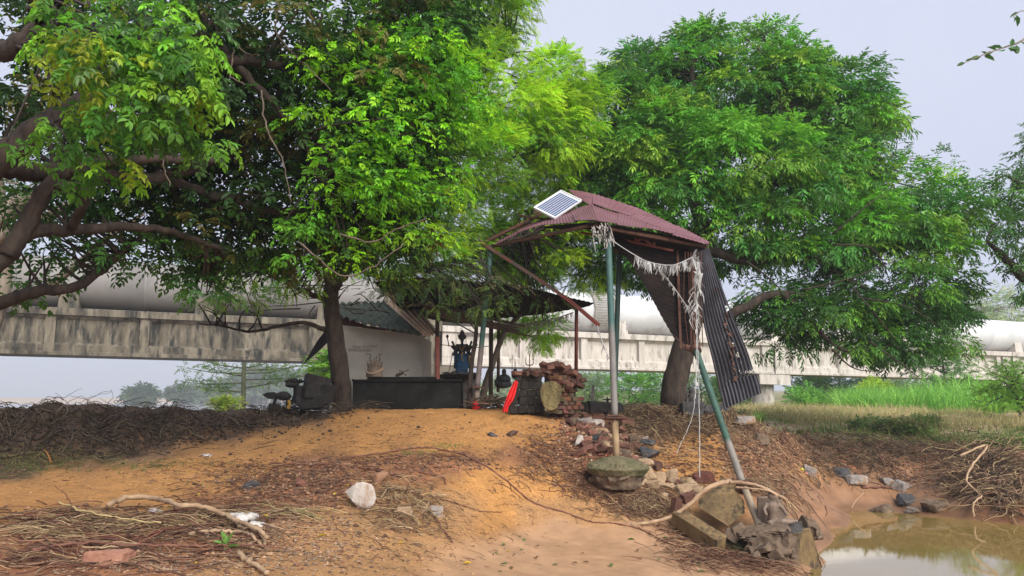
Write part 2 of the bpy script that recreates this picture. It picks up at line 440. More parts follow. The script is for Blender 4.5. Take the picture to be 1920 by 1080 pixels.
def h(x, y):
    x = np.asarray(x, float); y = np.asarray(y, float); sh = np.broadcast(x, y).shape
    x = np.broadcast_to(x, sh).ravel(); y = np.broadcast_to(y, sh).ravel()
    fx = (x - FX[0]) / .05; fy = (y - FY[0]) / .05
    ok = (fx > 0) & (fx < len(FX) - 1.01) & (fy > 0) & (fy < len(FY) - 1.01)
    cx = np.clip(fx, 0, len(FX) - 1.01); cy = np.clip(fy, 0, len(FY) - 1.01); ix = cx.astype(int); iy = cy.astype(int); cx -= ix; cy -= iy
    o = (_HF[iy, ix] * (1 - cx) + _HF[iy, ix + 1] * cx) * (1 - cy) + (_HF[iy + 1, ix] * (1 - cx) + _HF[iy + 1, ix + 1] * cx) * cy
    if not ok.all(): o[~ok] = h_full(x[~ok], y[~ok])
    return o.reshape(sh)
def G(u, v, dmin=5.0, dmax=45.0):
    """where the sight line through a pixel meets the ground"""
    u = np.atleast_1d(np.asarray(u, float)); v = np.atleast_1d(np.asarray(v, float))
    rx, rz = ray(u, v)
    D = np.concatenate([np.arange(dmin, 20, .06), np.arange(20, min(dmax, 29.5), .15)])
    X = rx[:, None] * D; Y = np.broadcast_to(D, X.shape); Z = EYE + rz[:, None] * D
    under = Z < h(X, Y)
    i = np.where(under.any(1), under.argmax(1), len(D) - 1)
    k = np.arange(len(u))
    return np.stack([X[k, i], Y[k, i], h(X[k, i], Y[k, i])], 1)
def g(u, v, **k): return G(u, v, **k)[0]

xs = axis(NX0, NX1, NS, -3200, 3200, 1.09); ys = axis(NY0, NY1, NS, -60, 4200, 1.05)
gx, gy = np.meshgrid(xs, ys)
gz = h_full(gx, gy)
_in = (gx > HX[0]) & (gx < HX[-1]) & (gy > HY[0]) & (gy < HY[-1])
kc = _bil(KB, gx, gy)
fr = soft(gx - 0.02 * gy, -2, 6)[..., None]
fc = np.array(KC['G']) * fr * (.8 + .4 * vnoise(gx * .3, gy * .3, 3)[..., None]) + np.array((.47, .38, .30)) * (1 - fr)
kf = soft(gy, 34, 40)[..., None]
kc = np.where(_in[..., None], kc * (1 - kf) + fc * kf, fc)
# a damp dark rim along the pool
rim = np.clip(1 - np.abs(gz - 0.06) / .10, 0, 1) * ((gy < 19) & (gx > 0))
kc = kc * (1 - .35 * rim[..., None])
_md = np.exp(-((kc - np.array(KC['M'])) ** 2).sum(-1) / .002) + .8 * np.exp(-((kc - np.array(KC['T'])) ** 2).sum(-1) / .002)
wet = np.clip(_md + rim, 0, 1)
c4 = np.concatenate([kc, wet[..., None]], -1).reshape(-1, 4)

gm = bpy.data.materials.new('earth'); gm.use_nodes = True
N = gm.node_tree.nodes; L = gm.node_tree.links; bs = N['Principled BSDF']
at = N.new('ShaderNodeAttribute'); at.attribute_name = 'col'
tc = N.new('ShaderNodeTexCoord')
def _noise(sc, det=6, ro=.7, vec=None):
    n = N.new('ShaderNodeTexNoise'); n.inputs['Scale'].default_value = sc; n.inputs['Detail'].default_value = det; n.inputs['Roughness'].default_value = ro
    L.new(vec or tc.outputs['Object'], n.inputs['Vector']); return n
nA = _noise(2.2); nB = _noise(26, 8, .75); nC = _noise(7, 6, .8)
rA = N.new('ShaderNodeMapRange'); rA.inputs['From Min'].default_value = .3; rA.inputs['From Max'].default_value = .7; rA.inputs['To Min'].default_value = .74; rA.inputs['To Max'].default_value = 1.18
L.new(nA.outputs['Fac'], rA.inputs['Value'])
rB = N.new('ShaderNodeMapRange'); rB.inputs['From Min'].default_value = .32; rB.inputs['From Max'].default_value = .62; rB.inputs['To Min'].default_value = .62; rB.inputs['To Max'].default_value = 1.12
L.new(nB.outputs['Fac'], rB.inputs['Value'])
wb = N.new('ShaderNodeMix'); wb.data_type = 'FLOAT'; L.new(at.outputs['Alpha'], wb.inputs[0]); L.new(rB.outputs[0], wb.inputs[2]); wb.inputs[3].default_value = 1.0
mm = N.new('ShaderNodeMath'); mm.operation = 'MULTIPLY'; L.new(rA.outputs[0], mm.inputs[0]); L.new(wb.outputs[0], mm.inputs[1])
vm = N.new('ShaderNodeVectorMath'); vm.operation = 'SCALE'; L.new(at.outputs['Color'], vm.inputs[0]); L.new(mm.outputs[0], vm.inputs['Scale'])
# grey and dark specks of grit and rotten leaf
rC = N.new('ShaderNodeMapRange'); rC.inputs['From Min'].default_value = .60; rC.inputs['From Max'].default_value = .70; rC.inputs['To Max'].default_value = .55
L.new(nC.outputs['Fac'], rC.inputs['Value'])
dry = N.new('ShaderNodeMath'); dry.operation = 'SUBTRACT'; dry.inputs[0].default_value = 1; L.new(at.outputs['Alpha'], dry.inputs[1])
sC = N.new('ShaderNodeMath'); sC.operation = 'MULTIPLY'; L.new(rC.outputs[0], sC.inputs[0]); L.new(dry.outputs[0], sC.inputs[1])
mC = N.new('ShaderNodeMix'); mC.data_type = 'RGBA'; L.new(sC.outputs[0], mC.inputs[0]); L.new(vm.outputs[0], mC.inputs['A']); mC.inputs['B'].default_value = (.16, .09, .055, 1)
mpE = N.new('ShaderNodeMapping'); mpE.inputs['Rotation'].default_value = (0, 0, .9); mpE.inputs['Scale'].default_value = (1.5, 9, 6); L.new(tc.outputs['Object'], mpE.inputs['Vector'])
nE = _noise(2.2, 6, .7, mpE.outputs[0])
rE = N.new('ShaderNodeMapRange'); rE.inputs['From Min'].default_value = .56; rE.inputs['From Max'].default_value = .64; rE.inputs['To Max'].default_value = .5; L.new(nE.outputs['Fac'], rE.inputs['Value'])
sE = N.new('ShaderNodeMath'); sE.operation = 'MULTIPLY'; L.new(rE.outputs[0], sE.inputs[0]); L.new(dry.outputs[0], sE.inputs[1])
mE = N.new('ShaderNodeMix'); mE.data_type = 'RGBA'; L.new(sE.outputs[0], mE.inputs[0]); L.new(mC.outputs['Result'], mE.inputs['A']); mE.inputs['B'].default_value = (.26, .13, .06, 1)
L.new(mE.outputs['Result'], bs.inputs['Base Color'])
rr = N.new('ShaderNodeMapRange'); rr.inputs['To Min'].default_value = .9; rr.inputs['To Max'].default_value = .42
L.new(at.outputs['Alpha'], rr.inputs['Value']); L.new(rr.outputs[0], bs.inputs['Roughness'])
bs.inputs['Specular IOR Level'].default_value = .35
bp = N.new('ShaderNodeBump'); bp.inputs['Distance'].default_value = .055
bsn = N.new('ShaderNodeMapRange'); bsn.inputs['To Min'].default_value = .8; bsn.inputs['To Max'].default_value = .12
L.new(at.outputs['Alpha'], bsn.inputs['Value']); L.new(bsn.outputs[0], bp.inputs['Strength'])
nD = _noise(16, 8, .8); L.new(nD.outputs['Fac'], bp.inputs['Height']); L.new(bp.outputs[0], bs.inputs['Normal'])
m_ = MB(); m_.grid(np.stack([gx, gy, gz], -1)[:, ::-1][::-1] if False else np.stack([gx, gy, gz], -1), col=c4)
ground = m_.build('ground', gm, smooth=True); tag(ground, kind='structure')

# ------------------------------------------------------------------ water
def watermat(name, col, bump, sc, rough=.03):
    m = mat(name, col, tuple(c * 1.15 for c in col), scale=.6, rough=rough, bump=bump, bscale=sc, spec=.9)
    m.node_tree.nodes['Principled BSDF'].inputs['IOR'].default_value = 1.9
    return m
wm = watermat('muddy_water', (.21, .145, .045), .02, 3.0)
wp = MB()
wx, wy = np.meshgrid(np.linspace(2.0, 22, 60), np.linspace(2, 19.5, 60))
wp.grid(np.stack([wx, wy, 0 * wx], -1))
pool = wp.build('pool_water', wm); tag(pool, kind='structure')
rm = watermat('river_water', (.25, .24, .25), .06, .3, .15)
wp = MB(); wp.grid(np.stack(np.meshgrid(np.linspace(-3000, 200, 40), np.linspace(27, 3000, 40)) + [np.full((40, 40), -.55)], -1))
tag(wp.build('river', rm), kind='structure')
# ================================================================== AQUEDUCT
BA = np.array([-21.2, 32.0]); BD = np.array([57.9, 23.5]); BL = np.hypot(*BD); BD = BD / BL; BN = np.array([BD[1], -BD[0]])  # BN points to the camera side
def BP(t, off, dz):        # along, towards the camera, above the girder's underside
    z0 = 4.0 - 0.63 * t / BL
    p = BA + BD * t + BN * off
    return np.array([p[0], p[1], z0 + dz])
conc = mat('stained_shaded_concrete', (.085,.071,.050), (.21,.18,.135), scale=1.3, rough=.92, bump=.4, bscale=9, c3=(.026,.025,.022), s3=1.7, t3=(.45,.60), stretch=(1.5,1.5,.32))  # left spans: mildew stains, plus the trees' shade darkened into the base colour
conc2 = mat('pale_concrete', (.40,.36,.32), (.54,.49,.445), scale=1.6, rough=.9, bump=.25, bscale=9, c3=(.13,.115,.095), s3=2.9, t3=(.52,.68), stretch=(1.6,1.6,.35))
pipem = mat('pipe_paint', (.50,.50,.51), (.62,.62,.63), scale=.5, rough=.62, bump=.05, bscale=4, c3=(.30,.285,.26), s3=.8, t3=(.55,.75), attr=True)
br = thing('aqueduct_bridge', BP(19, 0, -3), 'long pale concrete aqueduct bridge with recessed girder panels crossing behind the trees', 'bridge')
H = 2.0
prof = [(0.10,0.0),(0.10,0.12),(0.02,.16),(0.02,.42),(-.16,.55),(-.16,1.52),(0.02,1.66),(.16,1.70),(.16,2.0),(-2.6,2.0),(-2.6,0.0)]
def girder(t0, t1, m):
    n = max(2, int((t1 - t0) / 1.0)); ts = np.linspace(t0 + .03, t1 - .03, n)
    R = np.array([[BP(t, o, z) for o, z in prof] for t in ts]); k = len(prof)
    b = MB(); V = R.reshape(-1, 3); Q = []
    for i in range(n - 1):
        for j in range(k):
            Q.append([i*k+j, i*k+(j+1)%k, (i+1)*k+(j+1)%k, (i+1)*k+j])
    T = []
    for e in (0, n - 1):
        for j in range(1, k - 1): T.append([e*k, e*k+j, e*k+j+1] if e else [e*k, e*k+j+1, e*k+j])
    b.add(V, Q, T)
    return b.build('girder', m, br)
PIERS = [-23, -2, 19, 40, 61, 82]
for a, b_ in zip(PIERS[:-1], PIERS[1:]):
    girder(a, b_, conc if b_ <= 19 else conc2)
    for e in (a + .45, b_ - .45):
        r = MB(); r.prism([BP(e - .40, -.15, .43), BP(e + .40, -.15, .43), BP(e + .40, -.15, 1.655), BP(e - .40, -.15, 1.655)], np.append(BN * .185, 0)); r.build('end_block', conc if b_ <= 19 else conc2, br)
n = 0
for k in range(-6, 21):
    t = 5.4 + 3.62 * k
    if min(abs(t - q) for q in PIERS) < .9: continue
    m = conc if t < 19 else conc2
    r = MB()
    w = .19
    side = [(0.05,.14),(0.05,.42),(.05,1.66),(.17,1.69),(-.1,1.69),(-.16,1.5),(-.16,.5),(-.1,.14)]
    A = [BP(t - w, o, z) for o, z in side]; B = [BP(t + w, o, z) for o, z in side]
    r.prism(A, B[0] - A[0]); r.build('rib', m, br)
for q in PIERS:
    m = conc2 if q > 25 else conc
    c = BP(q, -1.1, 0)
    b = MB()
    gz0 = -2.2 if q < 25 else .8
    top = c[2] - .55
    th = np.linspace(0, 2*np.pi, 25)[:-1]
    b.tube([[c[0], c[1], gz0], [c[0], c[1], top]], .66 if q > 25 else .92, 28)
    b.build('pier', m, br, smooth=False)
    b = MB(); b.prism([BP(q - 1.15, .06, -.62), BP(q + 1.15, .06, -.62), BP(q + 1.15, .06, -.02), BP(q - 1.15, .06, -.02)], np.append(-BN * 2.5, 0)); b.build('pier_cap', m, br, bevel=.03)
# the pipe and its saddles
PR = 1.12
for k in range(-6, 16):
    t = 2.35 + 5.45 * k
    r = MB(); A = [BP(t - .42, -.22, 2.003), BP(t + .42, -.22, 2.003), BP(t + .32, -.3, 2.98), BP(t - .32, -.3, 2.98)]
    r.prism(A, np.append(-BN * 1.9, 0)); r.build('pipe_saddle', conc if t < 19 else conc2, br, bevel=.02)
pp = MB(); ts = np.sort(np.concatenate([np.arange(-40, 100, 2.0)] + [[q - .07, q - .06, q + .06, q + .07] for q in np.arange(-38.3, 98, 5.45)]))
_r = np.full(len(ts), PR)
for q in np.arange(-38.3, 98, 5.45): _r[np.abs(ts - q) < .065] = PR + .022
_pc = np.where(ts[:, None] < 21, [[.33, .31, .29]], [[1, 1, 1.0]]) * (1 + .06 * np.sin(ts * 1.3))[:, None]  # left stretch darker: shade of the trees put into the pipe's colour
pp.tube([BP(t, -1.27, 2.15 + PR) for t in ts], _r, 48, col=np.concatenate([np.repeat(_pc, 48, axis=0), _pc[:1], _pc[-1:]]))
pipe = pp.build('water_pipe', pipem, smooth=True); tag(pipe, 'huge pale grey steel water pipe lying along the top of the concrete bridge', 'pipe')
steel = mat('rusty_grating', (.20,.17,.13), (.34,.31,.27), scale=9, rough=.8)
# hooped ladder over the pipe
lad = thing('pipe_ladder', BP(28.6, 0, 2.0), 'hooped rusty access ladder bent over the big pipe', 'ladder')
for e in (27.9, 29.2):
    b = MB(); b.tube([BP(e, -1.27 + (PR + .1) * math.cos(a), 2.15 + PR + (PR + .1) * math.sin(a)) for a in np.linspace(-.9, math.pi, 24)], .04, 6); b.build('rail', steel, lad)
b = MB()
for a in np.linspace(-.8, 2.6, 30):
    b.tube([BP(e, -1.27 + (PR + .1) * math.cos(a), 2.15 + PR + (PR + .1) * math.sin(a)) for e in (27.9, 29.2)], .028, 5)
b.build('rungs', steel, lad)
# ================================================================== TREES
def leafmat(name, trans=.35, rough=.5, k=1.0):
    m = mat(name, (k*.85, k*.85, k*.85), (k*1.1, k*1.1, k*1.1), scale=1.2, rough=rough, bump=0, attr=True, trans=trans, spec=.35)
    return m
leaf_m = leafmat('leaf', .42, .55, 1.38)
bark = mat('bark', (.018,.012,.010), (.060,.042,.032), scale=9, rough=.95, bump=.9, bscale=22, stretch=(1,1,.35))
bark_pale = mat('pale_bark', (.16,.13,.10), (.30,.25,.20), scale=9, rough=.95, bump=.6, bscale=22, stretch=(1,1,.4))

def leaf_tpl(L, w, fold=.18, bend=.15):
    """pointed oval blade of two folded quads: 6 vertices"""
    return np.array([[0,0,0],[.35*L,w/2,fold*w],[.72*L,w*.36,fold*w-bend*L*.4],[L,0,-bend*L],[.72*L,-w*.36,fold*w-bend*L*.4],[.35*L,-w/2,fold*w]]), np.array([[0,1,2,3],[0,3,4,5]])
def lance_tpl(L, w, bend=.2):
    """narrow leaflet: a 4-vertex lance"""
    return np.array([[0,0,0],[.42*L,w/2,-bend*L*.15],[L,0,-bend*L],[.42*L,-w/2,-bend*L*.15]]), np.array([[0,1,2,3]])
def frond_tpl(pairs, R, L, w, droop, kind='lance', seed=0, splay=1.0, spacing0=.25):
    r = np.random.default_rng(seed)
    V = []; Q = []; n = 0
    lv, lq = (lance_tpl(L, w) if kind == 'lance' else leaf_tpl(L, w))
    items = []
    for i in range(pairs):
        t = spacing0 + (1 - spacing0) * i / max(1, pairs - .5)
        for sd_ in (-1, 1): items.append((t, sd_ * splay * (1.15 - .35 * t)))
    items.append((1.0, 0))
    for t, yaw in items:
        p = np.array([t * R, 0, -droop * R * t * t])
        yaw += r.uniform(-.25, .25); s_ = r.uniform(.75, 1.15) * (1 - .25 * abs(t - .5))
        M_ = rotz(yaw) @ roty(droop * t * 1.2 + r.uniform(-.15, .35)) @ rotx(r.uniform(-.5, .5))
        V.append(lv @ M_.T * s_ + p); Q.append(lq + n); n += len(lv)
    # the stalk: a thin two-sided sliver
    V.append(np.array([[0,0,.0],[.5*R,.003,-droop*R*.25],[R,0,-droop*R],[.5*R,-.003,-droop*R*.25]])); Q.append(np.array([[n,n+1,n+2,n+3]]))
    return np.concatenate(V), np.concatenate(Q)

def place_tpl(mb, tpls, org, fwd, scale, col, roll=.6):
    """stamp leaf templates: org (N,3), fwd (N,3), scale (N), col (N,3)"""
    N = len(org)
    if N == 0: return
    f = fwd / (np.linalg.norm(fwd, axis=1)[:, None] + 1e-9)
    up = np.tile([0, 0, 1.0], (N, 1)) + RNG.normal(0, roll * .5, (N, 3))
    s_ = np.cross(up, f); s_ /= np.linalg.norm(s_, axis=1)[:, None] + 1e-9
    u = np.cross(f, s_)
    which = RNG.integers(0, len(tpls), N)
    for k, (tv, tq) in enumerate(tpls):
        I = np.where(which == k)[0]
        if not len(I): continue
        R = np.stack([f[I], s_[I], u[I]], 2)          # columns
        V = np.einsum('nij,vj->nvi', R, tv) * scale[I, None, None] + org[I, None]
        Q = (tq[None] + (np.arange(len(I)) * len(tv))[:, None, None]).reshape(-1, 4)
        mb.add(V.reshape(-1, 3), Q, None, np.repeat(col[I], len(tv), axis=0))

def blob_points(blobs, K, shell=(.72, 1.02), inner=.25, up_bias=0):
    """clump centres over the outside of a union of ellipsoids given as (u, v, d, ru_px, rv_px[, rd_m])"""
    E = []
    for b in blobs:
        u, v, d, ru, rv = b[:5]; s_ = d / F
        rd = b[5] if len(b) > 5 else (ru + rv) / 2 * s_ * .9
        E.append((P(u, v, d), np.array([ru * s_, rd, rv * s_])))
    A = np.array([r[0]*r[1] + r[1]*r[2] + r[0]*r[2] for _, r in E]); A = A / A.sum()
    out = []; 
    tries = 0
    while len(out) < K and tries < K * 40:
        tries += 1
        i = RNG.choice(len(E), p=A); c, r = E[i]
        d = RNG.normal(size=3); d /= np.linalg.norm(d)
        q = RNG.uniform(*shell) if RNG.random() > inner else RNG.uniform(.2, .8)
        p = c + d * r * q
        if q > .6 and any((((p - c2) / r2) ** 2).sum() < .40 for j, (c2, r2) in enumerate(E) if j != i): continue
        out.append((p, d, i))
    return E, out

def clear_of_shelter(cl, dlim=16.4):
    out = []
    for c in cl:
        u, v = proj(*c[0])
        if 868 < u < 1135 and 365 < v < 625 and c[0][1] < dlim: continue
        if 800 < u < 1120 and 575 < v < 640 and c[0][1] < 18: continue
        out.append(c)
    return out

def foliage(mb, clumps, E, n_fr, rad, tpls, cols, flat=.6, droop=.25, smin=.75, smax=1.2, ccent=None, outw=.9):
    """each clump is a puff of fronds on its upper and outer side"""
    cols = np.array(cols, float)
    for p, d, i in clumps:
        n = max(3, int(n_fr * RNG.uniform(.6, 1.4)))
        rr = rad * RNG.uniform(.7, 1.3)
        q = RNG.normal(size=(n, 3)); q /= np.linalg.norm(q, axis=1)[:, None]
        q[:, 2] = np.where(q[:, 2] < -.2, -q[:, 2] * .6, q[:, 2])
        rad_ = RNG.uniform(.25, 1, n)[:, None] ** .6
        o = p + q * rad_ * rr * np.array([1, 1, flat])
        f = q * 1.0 + d * outw * .6 + np.array([0, 0, .15 - droop]) + RNG.normal(0, .35, (n, 3))
        base = cols[RNG.integers(0, len(cols))] * RNG.uniform(.8, 1.2)
        c = base[None] * RNG.uniform(.72, 1.28, (n, 1)) * RNG.uniform(.9, 1.1, (n, 3))
        place_tpl(mb, tpls, o, f, RNG.uniform(smin, smax, n), c)

def limb(mb, pts, r0, r1, n=8, k=None, wob=.0, col=None):
    k = k or max(6, len(pts) * 5)
    L_ = smoothline(pts, k)
    if wob: L_[1:-1] += RNG.normal(0, wob, (k - 2, 3))
    r = np.linspace(r0, r1, k) * (1 + RNG.normal(0, .03, k))
    mb.tube(L_, r, n, col)
    return L_
def twigs_to(mb, line, targets, r0, rt=.006, sag=.1, n=5):
    """branches leaving LINE towards clump centres"""
    line = np.asarray(line)
    for p in targets:
        dd = np.linalg.norm(line - p, axis=1); i = int(np.argmin(dd + RNG.uniform(0, .5, len(line))))
        a = line[i]; L_ = np.linalg.norm(p - a)
        if L_ < .1: continue
        m1 = a + (p - a) * .4 + RNG.normal(0, .06 * L_, 3) + np.array([0, 0, sag * L_])
        mb.tube(smoothline([a, m1, p], 7), np.linspace(min(r0, .012 + L_ * .016), rt, 7), n, cap=False)

YG = (.27,.46,.018); MG = (.12,.29,.018); DG = (.036,.115,.018); LG = (.36,.54,.03); BG = (.055,.19,.035)

# ---- the neem-like tree in the middle -----------------------------------------------------------------
neem_t = [frond_tpl(6, .26, .085, .023, .35, seed=s) for s in range(6)]
tB = thing('yellow_green_tree', g(640, 772), 'yellow green feathery tree with dark forked trunk growing beside the white shrine', 'tree')
base = g(641, 771) + np.array([0, 0, -.12])
D0 = base[1]
bm_ = MB()
tr = limb(bm_, [base, P(640, 720, D0), P(630, 640, D0), P(620, 560, D0), P(622, 530, D0)], .19, .13, 14, wob=.006)
bm_.tube(smoothline([base + [0,0,-.1], base + [0,0,.12], P(640, 735, D0)], 6), [.29, .21, .17, .16, .15, .145], 14)
f1 = limb(bm_, [P(621, 540, D0), P(650, 505, D0 + .1), P(682, 470, D0 + .3), P(730, 430, D0 + .6), P(800, 400, D0 + 1)], .13, .05, 10, wob=.012)
f2 = limb(bm_, [P(621, 540, D0), P(612, 480, D0), P(640, 380, D0 + .4), P(700, 250, D0 + .8), P(800, 120, D0 + 1)], .11, .04, 10, wob=.015)
f3 = limb(bm_, [P(660, 497, D0 + .1), P(720, 520, D0 + .2), P(800, 500, D0 + .6), P(900, 470, D0 + 1.4), P(990, 440, D0 + 2)], .06, .02, 8, wob=.015)
f4 = limb(bm_, [P(700, 455, D0 + .3), P(780, 330, D0 + .9), P(880, 220, D0 + 1.2), P(950, 90, D0 + 1.3)], .09, .03, 8, wob=.015)
f5 = limb(bm_, [P(618, 565, D0), P(570, 545, D0 - .3), P(520, 520, D0 - .6), P(460, 500, D0 - .9)], .06, .015, 7, wob=.012)
f6 = limb(bm_, [P(612, 620, D0), P(570, 605, D0 - .2), P(520, 612, D0 - .3), P(470, 622, D0 - .5), P(420, 612, D0 - .6), P(372, 606, D0 - .8)], .045, .012, 7, wob=.006)
f7 = limb(bm_, [P(840, 280, D0 + 1), P(940, 300, D0 + 1.6), P(1040, 270, D0 + 2)], .05, .015, 7, wob=.015)
blobs = [(900,20,15,100,80),(820,70,14.6,90,90),(960,-30,15,60,50),(880,170,14.6,100,110),(960,190,15.2,70,90),(1040,150,15.8,38,42),(1030,240,15.8,75,80),(1075,190,16.2,45,55),(1060,330,17.5,50,70),
         (970,310,16.8,90,90),(880,320,14.4,80,110),(800,280,14.2,90,110),(790,420,13.9,80,70),(870,440,15.0,70,70),(980,430,17.6,85,60),(720,470,13.8,60,50),(840,500,14.8,100,34),
         (970,505,17.8,70,30),(1050,480,18,50,50),(1080,420,18.3,70,60),(1000,480,18.5,80,55),(935,470,17.6,50,60),(1095,510,18.6,45,40),(960,540,18.6,60,20),(760,180,14.4,80,110)]
E, cl = blob_points(blobs, 430, inner=.35); cl = clear_of_shelter(cl)
cm = MB()
foliage(cm, cl, E, 58, .50, neem_t, [YG, YG, LG, LG, MG, (.12,.24,.02)], droop=.3)
lines = np.concatenate([f1, f2, f3, f4, f7])
twigs_to(bm_, lines, [p for p, _, _ in cl[::2]], .03)
# lower sparse fringe with bare twigs over the shrine
E2, cl2 = blob_points([(560,500,13.4,80,50),(480,520,13.2,80,45),(720,520,13.8,50,18),(660,440,13.6,60,60),(600,440,13.5,60,50),(1025,626,19.5,38,32),(965,612,19.3,46,18),(430,560,13,60,30)], 70, inner=.4)
foliage(cm, [c for c in cl2 if c[2] not in (5, 6)], E2, 13, .26, neem_t, [MG, YG, (.06,.13,.03), (.12,.17,.05)], droop=.4)
foliage(cm, [c for c in cl2 if c[2] in (5, 6)] * 2, E2, 24, .24, neem_t, [(.17,.36,.02), YG], droop=.5)
E4, cl4 = blob_points([(740,540,13.9,50,32),(800,520,14.0,60,36),(870,530,14.1,60,36),(950,545,14.3,50,28),(900,575,14.2,60,20),(1010,560,14.6,40,14),(830,575,14.1,50,16)], 95, inner=.5)
foliage(cm, cl4, E4, 6, .26, neem_t, [(.035,.07,.018), (.05,.09,.02), (.03,.06,.016), (.10,.16,.03), (.10,.09,.04)], droop=.45, smin=.6, smax=1)
twigs_to(bm_, f3, [p for p, _, _ in cl4], .014)
lines2 = np.concatenate([f5, f3, f1, f6])
twigs_to(bm_, lines2, [p + RNG.normal(0, .1, 3) for p, _, _ in cl2 for _ in (0, 1)], .02)
for k in range(60):     # bare tangle of twigs round the fork
    a = lines2[RNG.integers(0, len(f5) + 4)] if k % 3 else P(RNG.uniform(560, 740), RNG.uniform(500, 590), D0 - .2)
    b = a + RNG.normal(0, 1, 3) * [.5, .2, .25] + [0, 0, .05]
    bm_.tube(smoothline([a, (a + b) / 2 + RNG.normal(0, .08, 3), b], 6), np.linspace(.012, .004, 6), 4, cap=False)
cm.build('crown', leaf_m, tB); bm_.build('trunk', bark, tB, smooth=True)

# ---- the big round tree on the right -------------------------------------------------------------------
ash_t = [frond_tpl(3, .27, .17, .056, .5, seed=s + 20, splay=.95) for s in range(6)]
gb = g(1268, 768)
tC = thing('leaning_tree', gb, 'big round dark green tree with leaning trunk and drooping right side behind the ruined shelter', 'tree')
DC = gb[1]
bm_ = MB()
tr = limb(bm_, [gb + [0,0,-.15], P(1262, 735, DC), P(1280, 660, DC), P(1300, 590, DC + .1), P(1312, 520, DC + .3), P(1320, 440, DC + .7)], .28, .19, 14, wob=.008)
bm_.tube(smoothline([gb + [.05,0,-.2], gb + [0,0,.1], P(1264, 720, DC)], 6), [.46, .36, .30, .27, .26, .25], 14)
l1 = limb(bm_, [P(1300, 590, DC + .1), P(1350, 600, DC), P(1400, 575, DC - .1), P(1450, 552, DC), P(1520, 560, DC + .2), P(1600, 600, DC + .3)], .13, .05, 10, wob=.012)
l2 = limb(bm_, [P(1318, 460, DC + .6), P(1400, 490, DC + .6), P(1480, 470, DC + .7), P(1560, 458, DC + .8), P(1650, 450, DC + 1), P(1740, 470, DC + 1)], .12, .03, 10, wob=.012)
l3 = limb(bm_, [P(1320, 440, DC + .7), P(1300, 340, DC + 1), P(1290, 240, DC + 1.5), P(1300, 120, DC + 1.8)], .17, .05, 10, wob=.02)
l4 = limb(bm_, [P(1320, 440, DC + .7), P(1400, 350, DC + 1), P(1460, 240, DC + 1.5), P(1450, 120, DC + 2)], .14, .04, 10, wob=.02)
l5 = limb(bm_, [P(1320, 450, DC + .7), P(1240, 400, DC + .9), P(1180, 330, DC + 1.2), P(1140, 250, DC + 1.4)], .12, .04, 10, wob=.02)
l6 = limb(bm_, [P(1400, 350, DC + 1), P(1520, 340, DC + 1.2), P(1640, 330, DC + 1.5)], .10, .03, 10, wob=.02)
l7 = limb(bm_, [P(1470, 553, DC), P(1520, 600, DC - .1), P(1570, 650, DC - .2), P(1660, 670, DC - .2)], .07, .02, 8, wob=.01)
l8 = limb(bm_, [P(1500, 470, DC + .6), P(1620, 540, DC + .2), P(1700, 560, DC)], .06, .02, 8, wob=.012)
blobs = [(1200,240,18,100,110),(1300,200,18.8,110,110),(1400,190,18.8,100,100),(1470,190,18.8,100,85),(1300,100,19,50,42),(1435,90,19.2,48,34),(1200,150,18.8,70,45),(1560,230,18.8,95,85),(1590,160,19,32,26),(1640,230,19,42,32),(1520,150,19,40,30),
         (1170,380,17.6,95,110),(1270,360,17.2,95,100),(1380,320,17,110,90),(1480,340,17.4,110,100),(1600,340,18.2,90,75),(1700,370,18.2,85,62),(1780,400,18,60,52),(1180,500,18,90,60),(1420,430,17.2,110,60),
         (1620,440,17.6,110,70),(1740,480,17.4,75,70),(1360,470,18.5,100,80),(1540,520,17.6,60,30),(1230,300,17.5,100,100),(1130,300,18,55,80),
         (1660,560,17,110,65),(1580,590,16.6,80,50),(1740,610,16.8,70,45),(1640,640,16.6,75,40),(1500,610,16.8,70,28),(1700,670,16.8,42,26),(1420,600,17.4,50,24),(1460,645,16.8,24,30),(1800,640,16.8,30,14),(1770,540,17.4,45,55),(1540,480,17.2,90,40),(1450,560,17.2,50,30)]
E, cl = blob_points(blobs, 545, inner=.32)
cm = MB()
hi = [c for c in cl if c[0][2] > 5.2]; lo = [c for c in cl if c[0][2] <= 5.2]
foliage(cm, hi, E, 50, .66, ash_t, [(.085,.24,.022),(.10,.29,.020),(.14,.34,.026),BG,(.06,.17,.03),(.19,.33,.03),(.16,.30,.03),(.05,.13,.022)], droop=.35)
foliage(cm, lo, E, 56, .52, ash_t, [(.035,.10,.02),(.05,.13,.02),(.09,.21,.02),DG], droop=.35, smin=.6, smax=1)  # lower foliage given darker greens, standing for the shade inside the crown
# feathery tips standing out of the top outline
tipc = []
for (u, v, n_) in [(1320,62,5),(1290,80,3),(1350,80,3),(1430,62,5),(1400,82,3),(1460,84,3),(1215,98,4),(1240,108,3),(1590,135,4),(1650,190,3),(1175,120,3),(1690,290,3),(1670,215,3),(1545,135,3),(1770,310,3),(1500,120,3)]:
    for _ in range(n_):
        p = P(u + RNG.normal(0, 9), v + RNG.normal(0, 9), DC + 2.2); tipc.append((p, np.array([0, 0, .9]), 0))
foliage(cm, tipc, E, 9, .22, ash_t, [(.085,.19,.024),(.07,.17,.03)], droop=.2, smin=.6, smax=.85)
lines = np.concatenate([l1, l2, l3, l4, l5, l6, l7, l8])
twigs_to(bm_, lines, [p for p, _, _ in cl[::2]], .035)
twigs_to(bm_, np.concatenate([l3, l4, l6]), [p for p, _, _ in tipc], .02)
